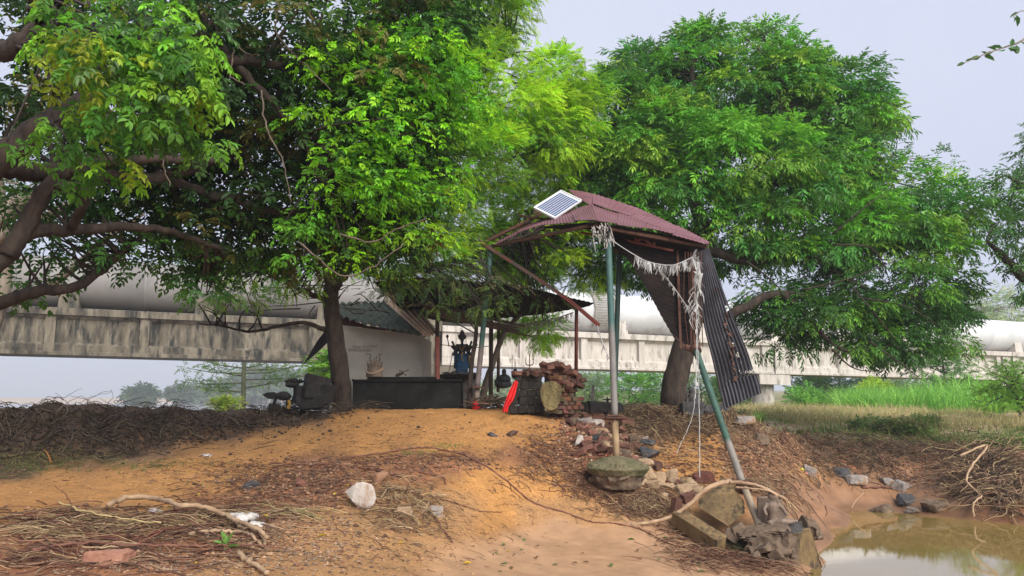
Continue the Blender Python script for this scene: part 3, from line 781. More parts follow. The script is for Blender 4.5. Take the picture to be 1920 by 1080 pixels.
# bare pale shoots in the drooping part
for a, b, c in [((1560,458),(1640,470),(1680,560)),((1600,540),(1650,600),(1680,640)),((1500,545),(1600,520),(1700,480)),((1620,560),(1700,575),(1760,610)),((1400,490),(1440,520),(1480,560)),((1560,440),(1620,390),(1660,360)),((1630,640),(1700,690),(1728,712)),((1560,655),(1600,690),(1650,697))]:
    bm_.tube(smoothline([P(*a, DC - .5), P(*b, DC - .8), P(*c, DC - .6)], 12), np.linspace(.022, .006, 12), 5)
cm.build('crown', leaf_m, tC); bm_.build('trunk', bark, tC, smooth=True)

# ---- the near tree whose limbs come in from the left ----------------------------------------------------
ov_t = [frond_tpl(3, .26, .125, .058, .35, kind='ov', seed=s + 40, splay=1.0, spacing0=.3) for s in range(6)]
ov_s = [frond_tpl(3, .20, .09, .042, .35, kind='ov', seed=s + 60, splay=1.0, spacing0=.3) for s in range(6)]
tb = np.array([-7.2, 7.6, h(-7.2, 7.6)])
tA = thing('spreading_tree', tb, 'large dark leafy tree with heavy limbs spreading in from the left edge overhead', 'tree')
bm_ = MB()
A0 = tb + [0, 0, -.2]; A1 = np.array([-6.9, 7.6, 3.0])
limb(bm_, [A0, tb + [.1, 0, .8], A1], .42, .30, 14)
a1 = limb(bm_, [A1, P(-120, 400, 7.4), P(-20, 315, 7.3), P(60, 250, 7.3), P(130, 205, 7.5), P(240, 130, 7.8), P(380, 60, 8.4)], .17, .06, 12, wob=.012)
a2 = limb(bm_, [A1, P(-110, 560, 7.6), P(0, 492, 7.8), P(58, 436, 8.0), P(140, 432, 8.3), P(240, 425, 8.8), P(330, 436, 9.2), P(420, 470, 9.6)], .11, .03, 12, wob=.012)
a3 = limb(bm_, [P(15, 480, 7.8), P(55, 405, 7.9), P(105, 335, 7.9), P(150, 315, 8.0), P(260, 300, 8.3), P(420, 300, 8.8)], .10, .04, 10, wob=.012)
a4 = limb(bm_, [A1, P(-60, 140, 7.0), P(20, 95, 6.8), P(70, 50, 6.8), P(110, -30, 6.8)], .12, .06, 10, wob=.012)
a5 = limb(bm_, [A1 + [0,0,-.5], P(-60, 590, 8.6), P(60, 550, 8.8), P(160, 530, 9.0), P(240, 460, 9.4), P(330, 400, 9.8)], .10, .025, 9, wob=.012)
a6 = limb(bm_, [P(95, 345, 7.9), P(160, 360, 7.9), P(135, 425, 8.2)], .06, .05, 8)
a7 = limb(bm_, [A1 + [0,0,.3], P(-40, 330, 7.6), P(90, 325, 8), P(300, 330, 9), P(500, 260, 9.6), P(700, 180, 10)], .13, .05, 9, wob=.02)
a8 = limb(bm_, [P(300, 330, 9), P(450, 380, 9.6), P(600, 400, 10), P(720, 430, 10.2)], .07, .025, 8, wob=.02)
a9 = limb(bm_, [P(240, 130, 7.8), P(420, 110, 8.4), P(600, 130, 9), P(780, 100, 9.6)], .08, .03, 8, wob=.02)
a10 = limb(bm_, [P(380, 60, 8.4), P(480, 160, 8.6), P(560, 250, 8.8), P(600, 340, 9)], .06, .02, 8, wob=.02)
def_blobs = [(330,60,8.8,170,90,1.0),(520,60,9.2,150,110,1.2),(660,60,9.6,120,110,1.2),(450,210,9.6,170,120,1.2),(600,220,9.6,130,140,1.2),(720,200,9.6,100,120,1.2),(800,80,9.8,80,90,1.0),(770,-10,9.8,100,60,1.0),
             (330,230,9.4,150,90,1.0),(420,350,10,150,70,1.0),(560,380,10,120,90,1.0),(660,380,10.2,90,100,1.0),(730,340,10,70,90,.9),(250,380,9.6,110,45,.8),(420,450,10.2,90,40,.8),(560,470,10.4,90,35,.7),
             (120,60,8.4,110,70,.8),(160,200,8.8,90,60,.7),(30,180,8.2,70,60,.7),(700,440,10.2,70,45,.8),(780,270,9.8,60,60,.8),(840,140,9.8,40,50,.6)]
E, cl = blob_points(def_blobs, 560, inner=.45)
cm = MB()
foliage(cm, cl, E, 15, .36, ov_s + ov_t[:2], [(.016,.050,.010), (.022,.062,.010), (.032,.080,.011), (.045,.11,.012), (.020,.055,.012), (.10,.10,.02)], droop=.45)  # inner leaves coloured very dark, the crown's inner shade put into the green
# sparser layers with sky between the leaves, low on the left
E2, cl2 = blob_points([(120,470,9.4,90,30,.8),(230,480,9.6,90,30,.8),(330,500,10,70,35,.8),(60,400,9,70,40,.8),(160,380,9,70,35,.8),(40,540,9.2,60,25,.6),(200,290,8.8,90,40,.8),(380,540,10.4,50,30,.6),(60,290,8.6,70,40,.7)], 105, inner=.6)
foliage(cm, cl2, E2, 8, .28, ov_s, [DG, (.05,.13,.02), (.06,.15,.02)], droop=.4)
# near bright sprays hanging at upper left and along the right flank
near = []
for (u, v, d, su, sv, n_) in [(200,60,5.4,50,50,16),(260,130,5.4,50,45,18),(330,120,5.6,35,30,12),(200,180,5.4,45,45,14),(290,210,5.7,40,30,10),(150,110,5.3,30,40,8),(380,280,6.2,20,20,4),(230,250,5.8,50,25,8),(60,270,5.4,30,14,3),(350,170,5.6,20,14,6),(210,320,6,50,20,5),(300,20,5.6,40,30,10)]:
    for _ in range(n_): near.append((P(u + RNG.normal(0, su), v + RNG.normal(0, sv), d + RNG.normal(0, .25)), np.array([.5, -.2, -.5]), 0))
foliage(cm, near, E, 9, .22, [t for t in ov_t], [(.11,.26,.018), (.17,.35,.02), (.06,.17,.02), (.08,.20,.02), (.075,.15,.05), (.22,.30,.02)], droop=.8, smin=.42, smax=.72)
flank = []
for (u, v, d, su, sv, n_) in [(760,200,9.0,60,50,34),(700,130,9.0,60,50,26),(640,190,8.8,50,60,20),(790,120,9.2,40,50,22),(720,290,9.0,55,40,24),(690,390,9.2,60,40,24),(780,360,9.4,40,30,14),(640,300,8.6,30,30,8),(850,200,9.4,30,50,18),(620,440,9.2,60,30,14),(740,60,9.2,60,40,16)]:
    for _ in range(n_): flank.append((P(u + RNG.normal(0, su), v + RNG.normal(0, sv), d + RNG.normal(0, .3)), np.array([.6, -.4, -.2]), 0))
foliage(cm, flank, E, 14, .28, ov_t, [(.16,.40,.012), (.22,.47,.016), (.10,.29,.018), (.12,.32,.03), (.05,.14,.02)], droop=.45, smin=.34, smax=.74)  # flank leaves coloured brighter, the open-sky light put into their green
twigs_to(bm_, np.concatenate([a1, a3, a7, a8, a9, a10]), [p for p, _, _ in cl[::3]], .035)
twigs_to(bm_, np.concatenate([a2, a5, a3]), [p for p, _, _ in cl2], .025, sag=.0)
twigs_to(bm_, np.concatenate([a1, a4]), [p for p, _, _ in near[::3]], .02)
twigs_to(bm_, np.concatenate([a9, a10, a7]), [p for p, _, _ in flank[::3]], .02)
cm.build('crown', leaf_m, tA); bm_.build('trunk', bark, tA, smooth=True)
# dangling bare vines
VB = mat('vine_bark', (.07,.05,.038), (.15,.11,.085), scale=9, rough=.95)
for pts_ in [[(90,-20),(84,60),(92,120),(98,170)],[(418,-10),(425,50),(455,95),(490,105)],[(440,95),(432,140),(460,160)],[(310,150),(312,230),(305,300),(320,350)],[(490,170),(500,240),(530,300),(545,380)],[(525,-10),(520,60),(560,110),(620,170)],[(715,200),(700,240),(720,235),(780,232)],[(640,440),(700,452),(740,430),(800,410)],[(560,455),(640,515),(700,500),(760,455)]]:
    if pts_[0] == (715,200): continue
    vn = MB(); vn.tube(smoothline([P(a, b, 8.2) for a, b in pts_], 20) + RNG.normal(0, .008, (20, 3)), np.linspace(.022, .010, 20) if pts_[0][0] < 100 else np.linspace(.011, .006, 20), 6)
    vn.build('dead_twig', VB, tA, smooth=True)
# grey limbs of a second tree beyond it at the left edge
tG = thing('grey_limbed_tree', np.array([-9.5, 12.0, 2.0]), 'pale grey limbed tree at the left edge behind the dark limbs', 'tree')
bm_ = MB(); gq = []
gq.append(limb(bm_, [(-9.5,12,1.9), P(-120,520,12), P(0,410,12), P(80,360,12), P(190,330,12), P(300,270,12)], .22, .07, 10, wob=.01))
gq.append(limb(bm_, [P(-120,520,12), P(0,445,12), P(50,430,11.8), P(150,380,12), P(250,390,12)], .13, .05, 10, wob=.01))
gq.append(limb(bm_, [P(-60,570,12), P(60,555,12), P(150,490,12), P(210,440,12), P(270,400,12)], .09, .03, 8, wob=.01))
gq.append(limb(bm_, [(-9.5,12,1.9), P(-40,650,12), P(10,520,12.2), P(0,300,12), P(60,180,12)], .15, .05, 9, wob=.01))
E3, cl3 = blob_points([(20,330,12,110,60,.8),(180,270,12,110,60,.8),(40,200,12,80,60,.8),(270,340,12.2,60,30,.6),(150,130,12.4,120,80,.8)], 70, inner=.5)
cm = MB(); foliage(cm, cl3, E3, 9, .35, ov_s, [(.05,.12,.03), (.07,.15,.03)], droop=.3)
twigs_to(bm_, np.concatenate(gq), [p for p, _, _ in cl3], .03)
cm.build('crown', leaf_m, tG); bm_.build('trunk', bark_pale, tG, smooth=True)

# ---- far right tree and the twig dangling at the top right ----------------------------------------------
tD = thing('right_edge_tree', np.array([13.5, 17.0, 1.3]), 'dark green tree crown leaning into the photo at the right edge', 'tree')
bm_ = MB()
q1 = limb(bm_, [(13.5,17,1.1), P(2080,560,17), P(1990,560,16.6), P(1930,530,16.4), P(1880,480,16.2), P(1850,450,16.2)], .25, .03, 10, wob=.01)
q2 = limb(bm_, [P(2080,560,17), P(2010,420,17), P(1940,360,16.6), P(1890,330,16.4)], .14, .03, 10, wob=.01)
E, cl = blob_points([(1950,400,16.5,90,80),(1880,360,16.4,50,50),(1900,440,16.4,60,50),(1930,520,16.2,60,45),(1870,510,16.2,28,28),(1990,300,16.8,80,60),(1930,545,16,45,25),(2050,450,17,110,120)], 130, inner=.3)
cm = MB(); foliage(cm, cl, E, 15, .4, ash_t, [(.06,.15,.03),(.08,.19,.03),(.045,.12,.03)], droop=.3, smin=.6, smax=.95)
twigs_to(bm_, np.concatenate([q1, q2]), [p for p, _, _ in cl[::2]], .03)
cm.build('crown', leaf_m, tD); bm_.build('trunk', bark, tD, smooth=True)
tw = thing('hanging_twig', P(1935, 40, 6.2), 'thin leafy twig dangling alone against the sky at the top right corner', 'twig')
b = MB(); b.tube(smoothline([P(2060,-60,6.4), P(1980, 10, 6.3), P(1925, 70, 6.2), P(1885, 88, 6.2), P(1850, 100, 6.1), P(1808, 118, 6.1)], 24), np.linspace(.014, .003, 24), 5)
b.tube(smoothline([P(1960, 30, 6.3), P(1918, 20, 6.2), P(1900, 32, 6.1)], 8), .004, 4); b.build('stem', bark_pale, tw)
cm = MB(); o_ = []; f_ = []
for (u, v, du, dv) in [(1895,88,-6,-10),(1900,86,10,8),(1880,90,-10,-8),(1885,92,-6,8),(1870,96,-8,-9),(1862,98,-9,8),(1850,102,-10,-6),(1840,106,-8,6),(1825,112,-10,-4),(1810,118,-10,4),(1912,78,8,6),(1905,84,-3,10),(1925,72,9,7),(1930,60,10,0),(1912,22,-8,4),(1902,32,-8,5),(1906,28,5,8),(1925,24,8,8),(1890,90,6,9),(1845,104,6,6)]:
    o_.append(P(u, v, 6.15)); q = P(u + du, v + dv, 6.15) - P(u, v, 6.15); f_.append(q + RNG.normal(0, .015, 3))
place_tpl(cm, [leaf_tpl(.10, .045)], np.array(o_), np.array(f_), RNG.uniform(.7, 1.05, len(o_)), np.tile([.05,.12,.03], (len(o_), 1)), roll=1.6)
cm.build('leaves', leaf_m, tw)

# ---- trees and bushes under and behind the bridge ---------------------------------------------------------
def bushy(name, blobs, K, nfr, rad, tp, cols, trunk, label, cat='tree', group=None, r=.1, sc=(.8, 1.3), tm=bark, twig=2):
    E, cl = blob_points(blobs, K, inner=.3)
    t0 = np.array(trunk[0], float)
    t = thing(name, t0, label, cat, group)
    bm_ = MB(); L_ = limb(bm_, trunk, r, r * .35, 8, wob=r * .1)
    twigs_to(bm_, L_, [p for p, _, _ in cl[::twig]], r * .4, rt=.01)
    bm_.build('trunk' if cat == 'tree' else 'stems', tm, t, smooth=True)
    cm = MB(); foliage(cm, cl, E, nfr, rad, tp, cols, droop=.2, smin=sc[0], smax=sc[1]); cm.build('crown' if cat == 'tree' else 'foliage', leaf_m, t)
    return t
big_t = [frond_tpl(3, .8, .42, .17, .3, kind='lance', seed=s + 80) for s in range(5)]
mid_t = [frond_tpl(3, .42, .22, .09, .35, kind='lance', seed=s + 90) for s in range(5)]
# the slim yellow-green tree by the river, left, with whorls of branches
DB = 42.0
tS = thing('slim_tree', P(456, 768, DB), 'slim yellow green tree with tiered bare branches by the river under the bridge', 'tree')
bm_ = MB(); sb = limb(bm_, [P(456,772,DB), P(457,700,DB), P(458,640,DB+.2), P(459,560,DB+.2)], .13, .09, 10)
cl = []
for (v0, u1, v1) in [(735,400,722),(735,360,724),(728,520,712),(728,575,700),(705,395,690),(700,350,690),(700,545,690),(695,600,680),(690,370,672),(690,520,672),(718,340,716),(680,420,655),(680,500,655),(712,610,700)]:
    a = P(457, v0, DB); b = P(u1, v1, DB + RNG.uniform(-1.2, 1.2)); mid = (a + b) / 2 + [0, 0, -.1]
    l_ = smoothline([a, mid, b], 10); bm_.tube(l_, np.linspace(.045, .015, 10), 5)
    for k in range(3, 10):
        for _ in range(2): cl.append((l_[k] + RNG.normal(0, .22, 3) * [1, 1, .6], np.array([0, 0, .3]), 0))
bm_.build('trunk', mat('green_bark', (.13,.14,.07), (.22,.23,.13), rough=.8), tS, smooth=True)
cm = MB(); foliage(cm, cl, None, 5, .40, mid_t, [(.14,.25,.05),(.20,.27,.05),(.10,.20,.05)], droop=.3, smin=.45, smax=.75)
cm.build('crown', leaf_m, tS)
bushy('round_bush', [(426,762,27,24,14)], 40, 16, .22, mid_t, [(.20,.30,.03),(.26,.28,.05),(.16,.26,.03)], [P(426,778,27), P(426,765,27)], 'small round yellow green bush beside the slim tree by the river', 'bush', r=.04, sc=(.3,.45))
bushy('bright_tree', [(612,695,25,22,22),(640,690,25,26,28),(660,700,25,20,20)], 60, 12, .3, mid_t, [(.16,.32,.03),(.11,.24,.03)], [P(662,790,25), P(655,740,25), P(640,700,25)], 'light green leafy tree behind the dark trunk beside the white shrine', 'tree', r=.08, sc=(.5,.8))
# far misty trees across the river
for (u, v, d, ru, rv, lb) in [(262,742,260,22,10,'small rounded tree fading in the mist across the river'),(340,738,300,16,8,'tiny misty tree right of the rounded one across the river')]:
    bushy('misty_tree', [(u,v,d,ru,rv,3)], 40, 14, 1.4, [frond_tpl(3, 2.0, 1.3, .7, .3, seed=s) for s in range(3)], [(.05,.09,.03)], [P(u,v+8,d), P(u,v,d)], lb, r=.3, group=None)
bushy('misty_grove', [(500,722,330,60,22,12),(560,728,330,60,16,12),(440,735,330,50,10,12),(620,722,330,60,22,12),(390,742,330,40,6,12)], 320, 16, 3, [frond_tpl(3, 3.0, 1.8, .9, .3, seed=s) for s in range(3)], [(.10,.15,.07),(.12,.17,.09)], [P(520,748,330), P(520,735,330)], 'long misty grove of grey blue trees on the far bank behind the slim tree', 'tree', r=.6)['kind'] = 'stuff'  # grove leaves paled, distance haze put into their colour
# row of shrubs and trees beyond the bridge, right of the shrine
spec = [  # u, v, d, ru, rv, colours, label
 (905,735,80,50,14,0,'low pale bush line seen under the bridge beside the red brown poles'),
 (960,728,86,44,20,0,'hazy shrub behind the brick shrine under the bridge'),
 (1105,725,62,34,34,1,'hazy light green shrub just right of the brick shrine under the bridge'),
 (1180,725,58,42,34,2,'bright green round shrub behind the centre post under the bridge'),
 (1225,728,60,38,32,2,'round leafy shrub between the centre post and the leaning trunk'),
 (1315,730,56,40,36,1,'pale green shrub right of the leaning trunk under the bridge'),
 (1375,735,52,36,32,2,'leafy green shrub behind the fallen green pole'),
 (1520,735,52,34,30,3,'mid green bush right of the bridge pier'),
 (1545,728,56,40,32,4,'dark bluish green bush in the middle of the row right of the pier'),
 (1600,735,58,40,30,4,'dark shrub left of the tall grass under the bridge'),
 (1655,725,64,40,28,1,'dull hazy shrub behind the tall grass under the bridge'),
 (1512,750,42,26,18,2,'low bright green bush at the foot of the bridge pier'),
 (1640,728,46,16,10,5,'small yellow green bush left of the tall grass'),
 (1720,735,66,50,24,1,'hazy shrub at the back under the right girder'),
 (1830,742,62,60,24,1,'pale shrub behind the tall grass near the right bush'),
 (1030,742,66,40,16,1,'low hazy shrub behind the rubble right of the brick shrine'),
]
pal = [[(.22,.27,.16),(.25,.30,.18)], [(.15,.24,.08),(.20,.28,.10)], [(.10,.26,.035),(.14,.30,.04)], [(.09,.20,.05),(.13,.26,.05)], [(.06,.13,.06),(.08,.16,.07)], [(.28,.42,.03)]]
for (u, v, d, ru, rv, c, lb) in spec:
    s_ = d / 60
    bushy('green_shrub', [(u,v,d,ru,rv),(u-ru*.5,v+6,d-1,ru*.6,rv*.8),(u+ru*.5,v+6,d+1,ru*.6,rv*.8)], 70, 9, .55*s_, big_t, pal[c], [P(u,770,d)+[0,0,-.3], P(u,v,d)], lb, 'bush', 'shrubs under and beyond the bridge', r=.07, sc=(.45*s_,.7*s_), twig=6)
# palm seen behind
pm = thing('feathery_palm', P(1105,775,50), 'pale feathery palm between the shrubs under the bridge behind the rubble', 'palm')
b = MB(); c0 = P(1112,722,50); b.tube([P(1110,775,50), c0], .1, 8); b.build('stem', bark_pale, pm)
b = MB(); lt = lance_tpl(.34, .05)
for a in np.linspace(0, 2*np.pi, 15)[:-1]:
    el = RNG.uniform(.2, 1.1); d = np.array([math.cos(a)*math.cos(el), math.sin(a)*math.cos(el), math.sin(el)])
    L_ = smoothline([c0, c0 + d*.8, c0 + d*1.3 + [0,0,-.45]], 16); 
    for k in range(2, 16):
        for s_ in (-1, 1):
            side = np.cross(d, [0,0,1]) * s_
            place_tpl(b, [lt], L_[k:k+1], (side + d*.5 + [0,0,-.5])[None], np.array([1.0]), np.array([[.20,.28,.13]]))
b.build('fronds', leaf_m, pm)
# small tree climbing in front of the right girder, and the bush at the right edge
bushy('young_tree', [(1760,640,40,34,40),(1775,690,40,50,34),(1730,690,40,30,24),(1780,610,40,20,20)], 90, 10, .36, mid_t, [(.13,.24,.06),(.09,.20,.05)], [P(1775,765,40)+[0,0,-.3], P(1770,700,40), P(1762,640,40)], 'light green young tree standing in front of the right bridge girder', r=.09, sc=(.6,1.0))
bushy('yellow_green_bush', [(1890,720,24,44,34),(1910,760,24,50,32),(1870,745,24,30,26),(1950,720,24,50,50),(1900,690,24,26,14)], 110, 10, .24, neem_t, [(.13,.27,.02),(.17,.32,.03),(.09,.20,.02)], [P(1915,800,24)+[0,0,-.2], P(1910,760,24), P(1900,720,24)], 'bright yellow green bush at the right edge beyond the sandy bank', 'bush', r=.06, sc=(.8,1.2))
bushy('pale_tree', [(1840,570,85,60,26,4),(1880,590,85,60,26,4),(1800,600,85,50,26,4),(1850,620,85,70,24,4),(1920,600,85,40,26,4)], 120, 9, 1.2, big_t, [(.24,.33,.16),(.30,.36,.18)], [P(1850,760,85), P(1850,660,85), P(1845,590,85)], 'pale misty tree rising behind the water pipe at the right', r=.2, sc=(.8,1.2), tm=bark_pale)
# ================================================================== RUINED SHELTERS AND SHRINES
maroon = mat('maroon_sheet', (.155,.062,.080), (.215,.10,.125), scale=2.2, rough=.5, bump=.08, bscale=25, c3=(.10,.06,.05), s3=4, t3=(.58,.75))
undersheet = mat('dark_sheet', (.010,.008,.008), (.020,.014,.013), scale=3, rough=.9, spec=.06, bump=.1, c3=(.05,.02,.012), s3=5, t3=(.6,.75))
darksheet = mat('blackened_iron_sheet', (.055,.055,.065), (.115,.115,.135), scale=2.5, rough=.42, bump=.08, bscale=30, metal=.35, c3=(.085,.032,.02), s3=3.5, t3=(.6,.7))
teal = mat('teal_pipe_paint', (.035,.085,.078), (.055,.125,.115), scale=5, rough=.55, bump=.1, attr=True, c3=(.13,.09,.06), s3=9, t3=(.64,.72))
rust = mat('rusty_steel', (.05,.025,.018), (.12,.05,.032), scale=9, rough=.85, bump=.3)
redrust = mat('red_steel', (.13,.035,.025), (.20,.06,.045), scale=7, rough=.8, bump=.2)
darkwood = mat('dark_wood', (.03,.02,.016), (.07,.048,.035), scale=10, rough=.9, bump=.5, stretch=(1,1,.3))
white_pl = mat('white_plastic', (.40,.39,.38), (.58,.57,.57), scale=8, rough=.5, bump=.2, trans=.25)
def PL(L_): return [P(*q) for q in L_]
def curve_pts(L_, n): return smoothline(PL(L_), n)
def loft(A, B, R_=10, C_=90, waves=14, amp=.018, jag=0, sag=0):
    """sheet between two curves; its corrugations run from A to B"""
    a = curve_pts(A, C_); b = curve_pts(B, C_)
    t = np.linspace(0, 1, R_)[:, None, None]
    Gm = a[None] * (1 - t) + b[None] * t
    if jag:
        j = RNG.normal(0, jag, C_); Gm[-1] += (Gm[-1] - Gm[-2]) / (np.linalg.norm(Gm[-1] - Gm[-2], axis=1)[:, None] + 1e-6) * j[:, None]
    du = np.gradient(Gm, axis=0); dv = np.gradient(Gm, axis=1); n = np.cross(du, dv); n /= np.linalg.norm(n, axis=2)[..., None] + 1e-9
    Gm = Gm + n * (amp * np.sin(np.linspace(0, waves * 2 * np.pi, C_)))[None, :, None]
    if sag: Gm[..., 2] -= sag * (np.sin(np.linspace(0, np.pi, R_))[:, None] * np.sin(np.linspace(0, np.pi, C_))[None])
    return Gm
def rows(RW, C_=72, waves=11, amp=.022, R_=40):
    """sheet whose corrugations run down through rows of (left, right)"""
    a = smoothline(PL([r[0] for r in RW]), R_); b = smoothline(PL([r[1] for r in RW]), R_)
    t = np.linspace(0, 1, C_)[None, :, None]
    Gm = a[:, None] * (1 - t) + b[:, None] * t
    du = np.gradient(Gm, axis=0); dv = np.gradient(Gm, axis=1); n = np.cross(du, dv); n /= np.linalg.norm(n, axis=2)[..., None] + 1e-9
    return Gm + n * (amp * np.sin(np.linspace(0, waves * 2 * np.pi, C_)))[None, :, None]

def pipe_post(mb, a, b, r, zsplit=None, top=(1,1,1), bot=(2.2,1.2,1.15), n=14, k=28):
    L_ = smoothline([a, b], k); t = np.linspace(0, 1, k); f = soft(t + RNG.normal(0, .01, k), zsplit - .01, zsplit + .01)[:, None] if zsplit else np.zeros((k, 1))
    c = np.array(top) * (1 - f) + np.array(bot) * f
    mb.tube(L_, r, n, col=np.concatenate([np.repeat(c, n, axis=0), c[:1], c[-1:]]))

def panels(Gm, k, m, parent, name='roof_sheet', off=.014, back=.006):
    """a run of overlapping metal sheets, each its own part"""
    R_, C_ = Gm.shape[:2]; e = np.linspace(0, C_ - 1, k + 1).astype(int)
    du = np.gradient(Gm, axis=0); dv = np.gradient(Gm, axis=1); n = np.cross(du, dv); n /= np.linalg.norm(n, axis=2)[..., None] + 1e-9
    if n[..., 2].mean() < 0: n = -n
    for i in range(k):
        a, z = e[i], min(C_, e[i + 1] + 5); S = Gm[:, a:z].copy()
        t = np.linspace(0, 1, R_)[:, None, None]
        S += n[:, a:z] * (off * (i % 2) + RNG.uniform(-.004, .01) + .02 * RNG.normal() * t ** 3)
        S += (S[-1:] - S[-2:-1]) * RNG.uniform(-.15, .35) * t ** 8 * R_ * .1
        b = MB(); b.grid(S, back=back); b.build(name, m, parent)

# ---- tall ruined shelter ------------------------------------------------------------------------------
fb = g(1158, 878)
sh = thing('ruined_shelter', np.array([fb[0], fb[1], fb[2]]), 'tall wrecked shelter with buckled maroon metal roof on green pipe posts', 'shelter')
panels(loft([(924,458,15),(975,431,14.9),(1026,409,14.8),(1070,396,14.65),(1113,383,14.5)], [(926,460,15),(972,438,14.4),(1020,423,13.8),(1081,417,12.8),(1124,416,12)], waves=40, C_=320, amp=.006, R_=14), 4, maroon, sh)
panels(loft([(1110,384,14.52),(1174,405,14.2),(1244,429,13.6),(1329,456.5,13.1)], [(1119,417,11.95),(1170,424,12.2),(1239,435,12.5),(1329,459,13.0)], waves=34, C_=270, amp=.005, R_=14, jag=.01), 4, maroon, sh)
panels(loft([(1066,356,15.6),(1110,364,15.5),(1200,393,15.0),(1270,425,14.2),(1328,455,13.4)], [(1082,371,15.1),(1113,387,14.35),(1174,408,14.05),(1244,433,13.5),(1330,460,12.95)], waves=36, C_=280, amp=.004, R_=8), 4, maroon, sh, 'ridge_sheet', .008)
# hanging underside lining and boards under the front edge
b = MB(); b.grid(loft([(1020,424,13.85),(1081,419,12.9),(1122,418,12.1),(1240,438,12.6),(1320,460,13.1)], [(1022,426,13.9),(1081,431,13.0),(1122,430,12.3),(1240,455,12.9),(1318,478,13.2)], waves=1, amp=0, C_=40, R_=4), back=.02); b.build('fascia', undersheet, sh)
b = MB()
for A_, B_, w in [((904,456,15.05),(1010,404,14.9),.05),((925,448,15.3),(1050,382,15.3),.05),((922,462,15),(1122,420,12.1),.05),((1122,424,12.1),(1320,462,13.1),.06),((1113,390,14.5),(1325,462,13.15),.05),((938,436,15.2),(1020,414,14.9),.04),((1000,392,15.1),(1052,398,14.8),.04),((973,404,15.1),(1028,412,14.6),.04),((1122,424,12.2),(1115,392,14.5),.05),((1000,400,15),(1085,372,15.2),.045)]:
    b.beam(P(*A_), P(*B_), w, w)
b.build('rafters', rust, sh)
b = MB()
for A_, B_ in [((1158,448,12.9),(1262,470,13.0)),((1158,432,12.9),(1262,455,13.0)),((1190,455,12.9),(1195,438,12.9)),((1195,438,12.9),(1225,463,12.95)),((1225,463,12.95),(1230,446,12.95)),((1190,455,12.9),(1212,442,12.9)),((1090,436,13.2),(1160,448,12.9)),((1152,470,13.4),(1280,500,13.3))]:
    b.beam(P(*A_), P(*B_), .035, .035)
b.build('truss', redrust, sh)
# posts
pb = g(893, 768)
b = MB(); pipe_post(b, P(921,462,15.0), P(895,727,15.0), .052, .72, bot=(3.6,1.2,1.25)); b.build('post', teal, sh, smooth=True)
b = MB(); b.tube([P(895,724,15), P(893,765,15)-[0,0,.2]], .05, 12); b.build('post_stub', mat('weathered_pipe',(.17,.13,.10),(.30,.24,.19),scale=8,rough=.85,bump=.3), sh, smooth=True)
b = MB(); b.tube([P(895,725,15), P(895,728,15)], .15, 10); b.build('flange', rust, sh)
b = MB(); pipe_post(b, P(1140,436,12.0), P(1153,784,11.9), .050, .52, bot=(3.8,1.5,1.55)); b.build('post', teal, sh, smooth=True)
b = MB(); b.tube([P(1153,780,11.9), P(1156,868,11.8)], .05, 12); b.build('post_stub', mat('muddy_pipe',(.26,.17,.09),(.36,.25,.15),scale=8,rough=.85,bump=.3), sh, smooth=True)
b = MB(); b.box(P(1153,783,11.9), (.30,.24,.02)); b.box(P(1153,779,11.9), (.26,.22,.02)); b.beam(P(1112,783,11.95), P(1190,787,11.8), .05, .04); b.beam(P(1165,790,11.7), P(1186,793,11.8), .06, .05); b.build('flange', rust, sh)
b = MB(); pipe_post(b, P(1162,462,13.4), P(1151,775,13.6), .045, .6, top=(.35,.4,.4), bot=(.5,.4,.4)); b.build('post', teal, sh, smooth=True)
for u in (1270, 1297):
    b = MB(); b.beam(P(u,470,13.2), P(u + 6,655,12.9), .04, .04, up=(0,1,0)); b.build('strut', rust, sh)
b = MB(); b.tube([P(1285,650,12.75), P(1305,658,12.75)], .05, 8); b.beam(P(1266,632,12.8), P(1298,660,12.7), .035, .02); b.build('joint', rust, sh)
# sheets hanging from the roof
b = MB(); b.grid(loft([(1105,426,12.7),(1150,462,12.8),(1183,494,12.9),(1215,546,12.9),(1241,594,12.9),(1268,640,12.85)], [(1302,462,13.3),(1302,495,13.3),(1303,530,13.3),(1304,575,13.25),(1305,615,13.2),(1306,652,13.1)], waves=22, C_=160, amp=.005, R_=20, sag=.08), back=.004)
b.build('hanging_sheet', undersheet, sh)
Gr = rows([((1306,472,13.0),(1329,466,13.1)),((1311,540,13.1),(1351,530,13.2)),((1320,610,13.2),(1376,597,13.3)),((1337,680,13.35),(1402,660,13.45)),((1350,738,13.5),(1414,699,13.55))], waves=10, C_=90, R_=70)
sk = np.zeros((69, 89), bool)
for k in range(30):
    r_ = int(np.clip(34 + k * 1.1 + RNG.normal(0, 2), 0, 67)); c_ = int(np.clip(60 + 3 * math.sin(k) - .1 * k + RNG.normal(0, 3), 0, 86))
    if RNG.random() < .5: sk[r_:r_ + 1 + int(RNG.random() * 2), c_:c_ + 1 + int(RNG.random() * 3)] = True
sk[64:, 40:] |= RNG.random((5, 49)) < .35
sk[28:31, 78:84] = True
rc = np.array([1, 1, 1.0]); cc = np.ones((70, 90, 3))
b = MB(); b.grid(Gr, back=.004, skip=sk, col=cc.reshape(-1, 3)); b.build('hanging_sheet', darksheet, sh)
b = MB(); b.grid(rows([((1345,716,13.5),(1418,702,13.4)),((1352,742,13.5),(1424,720,13.4)),((1358,767,13.5),(1428,737,13.4))], waves=11, C_=90, R_=14), back=.004); b.build('torn_flap', darksheet, sh)
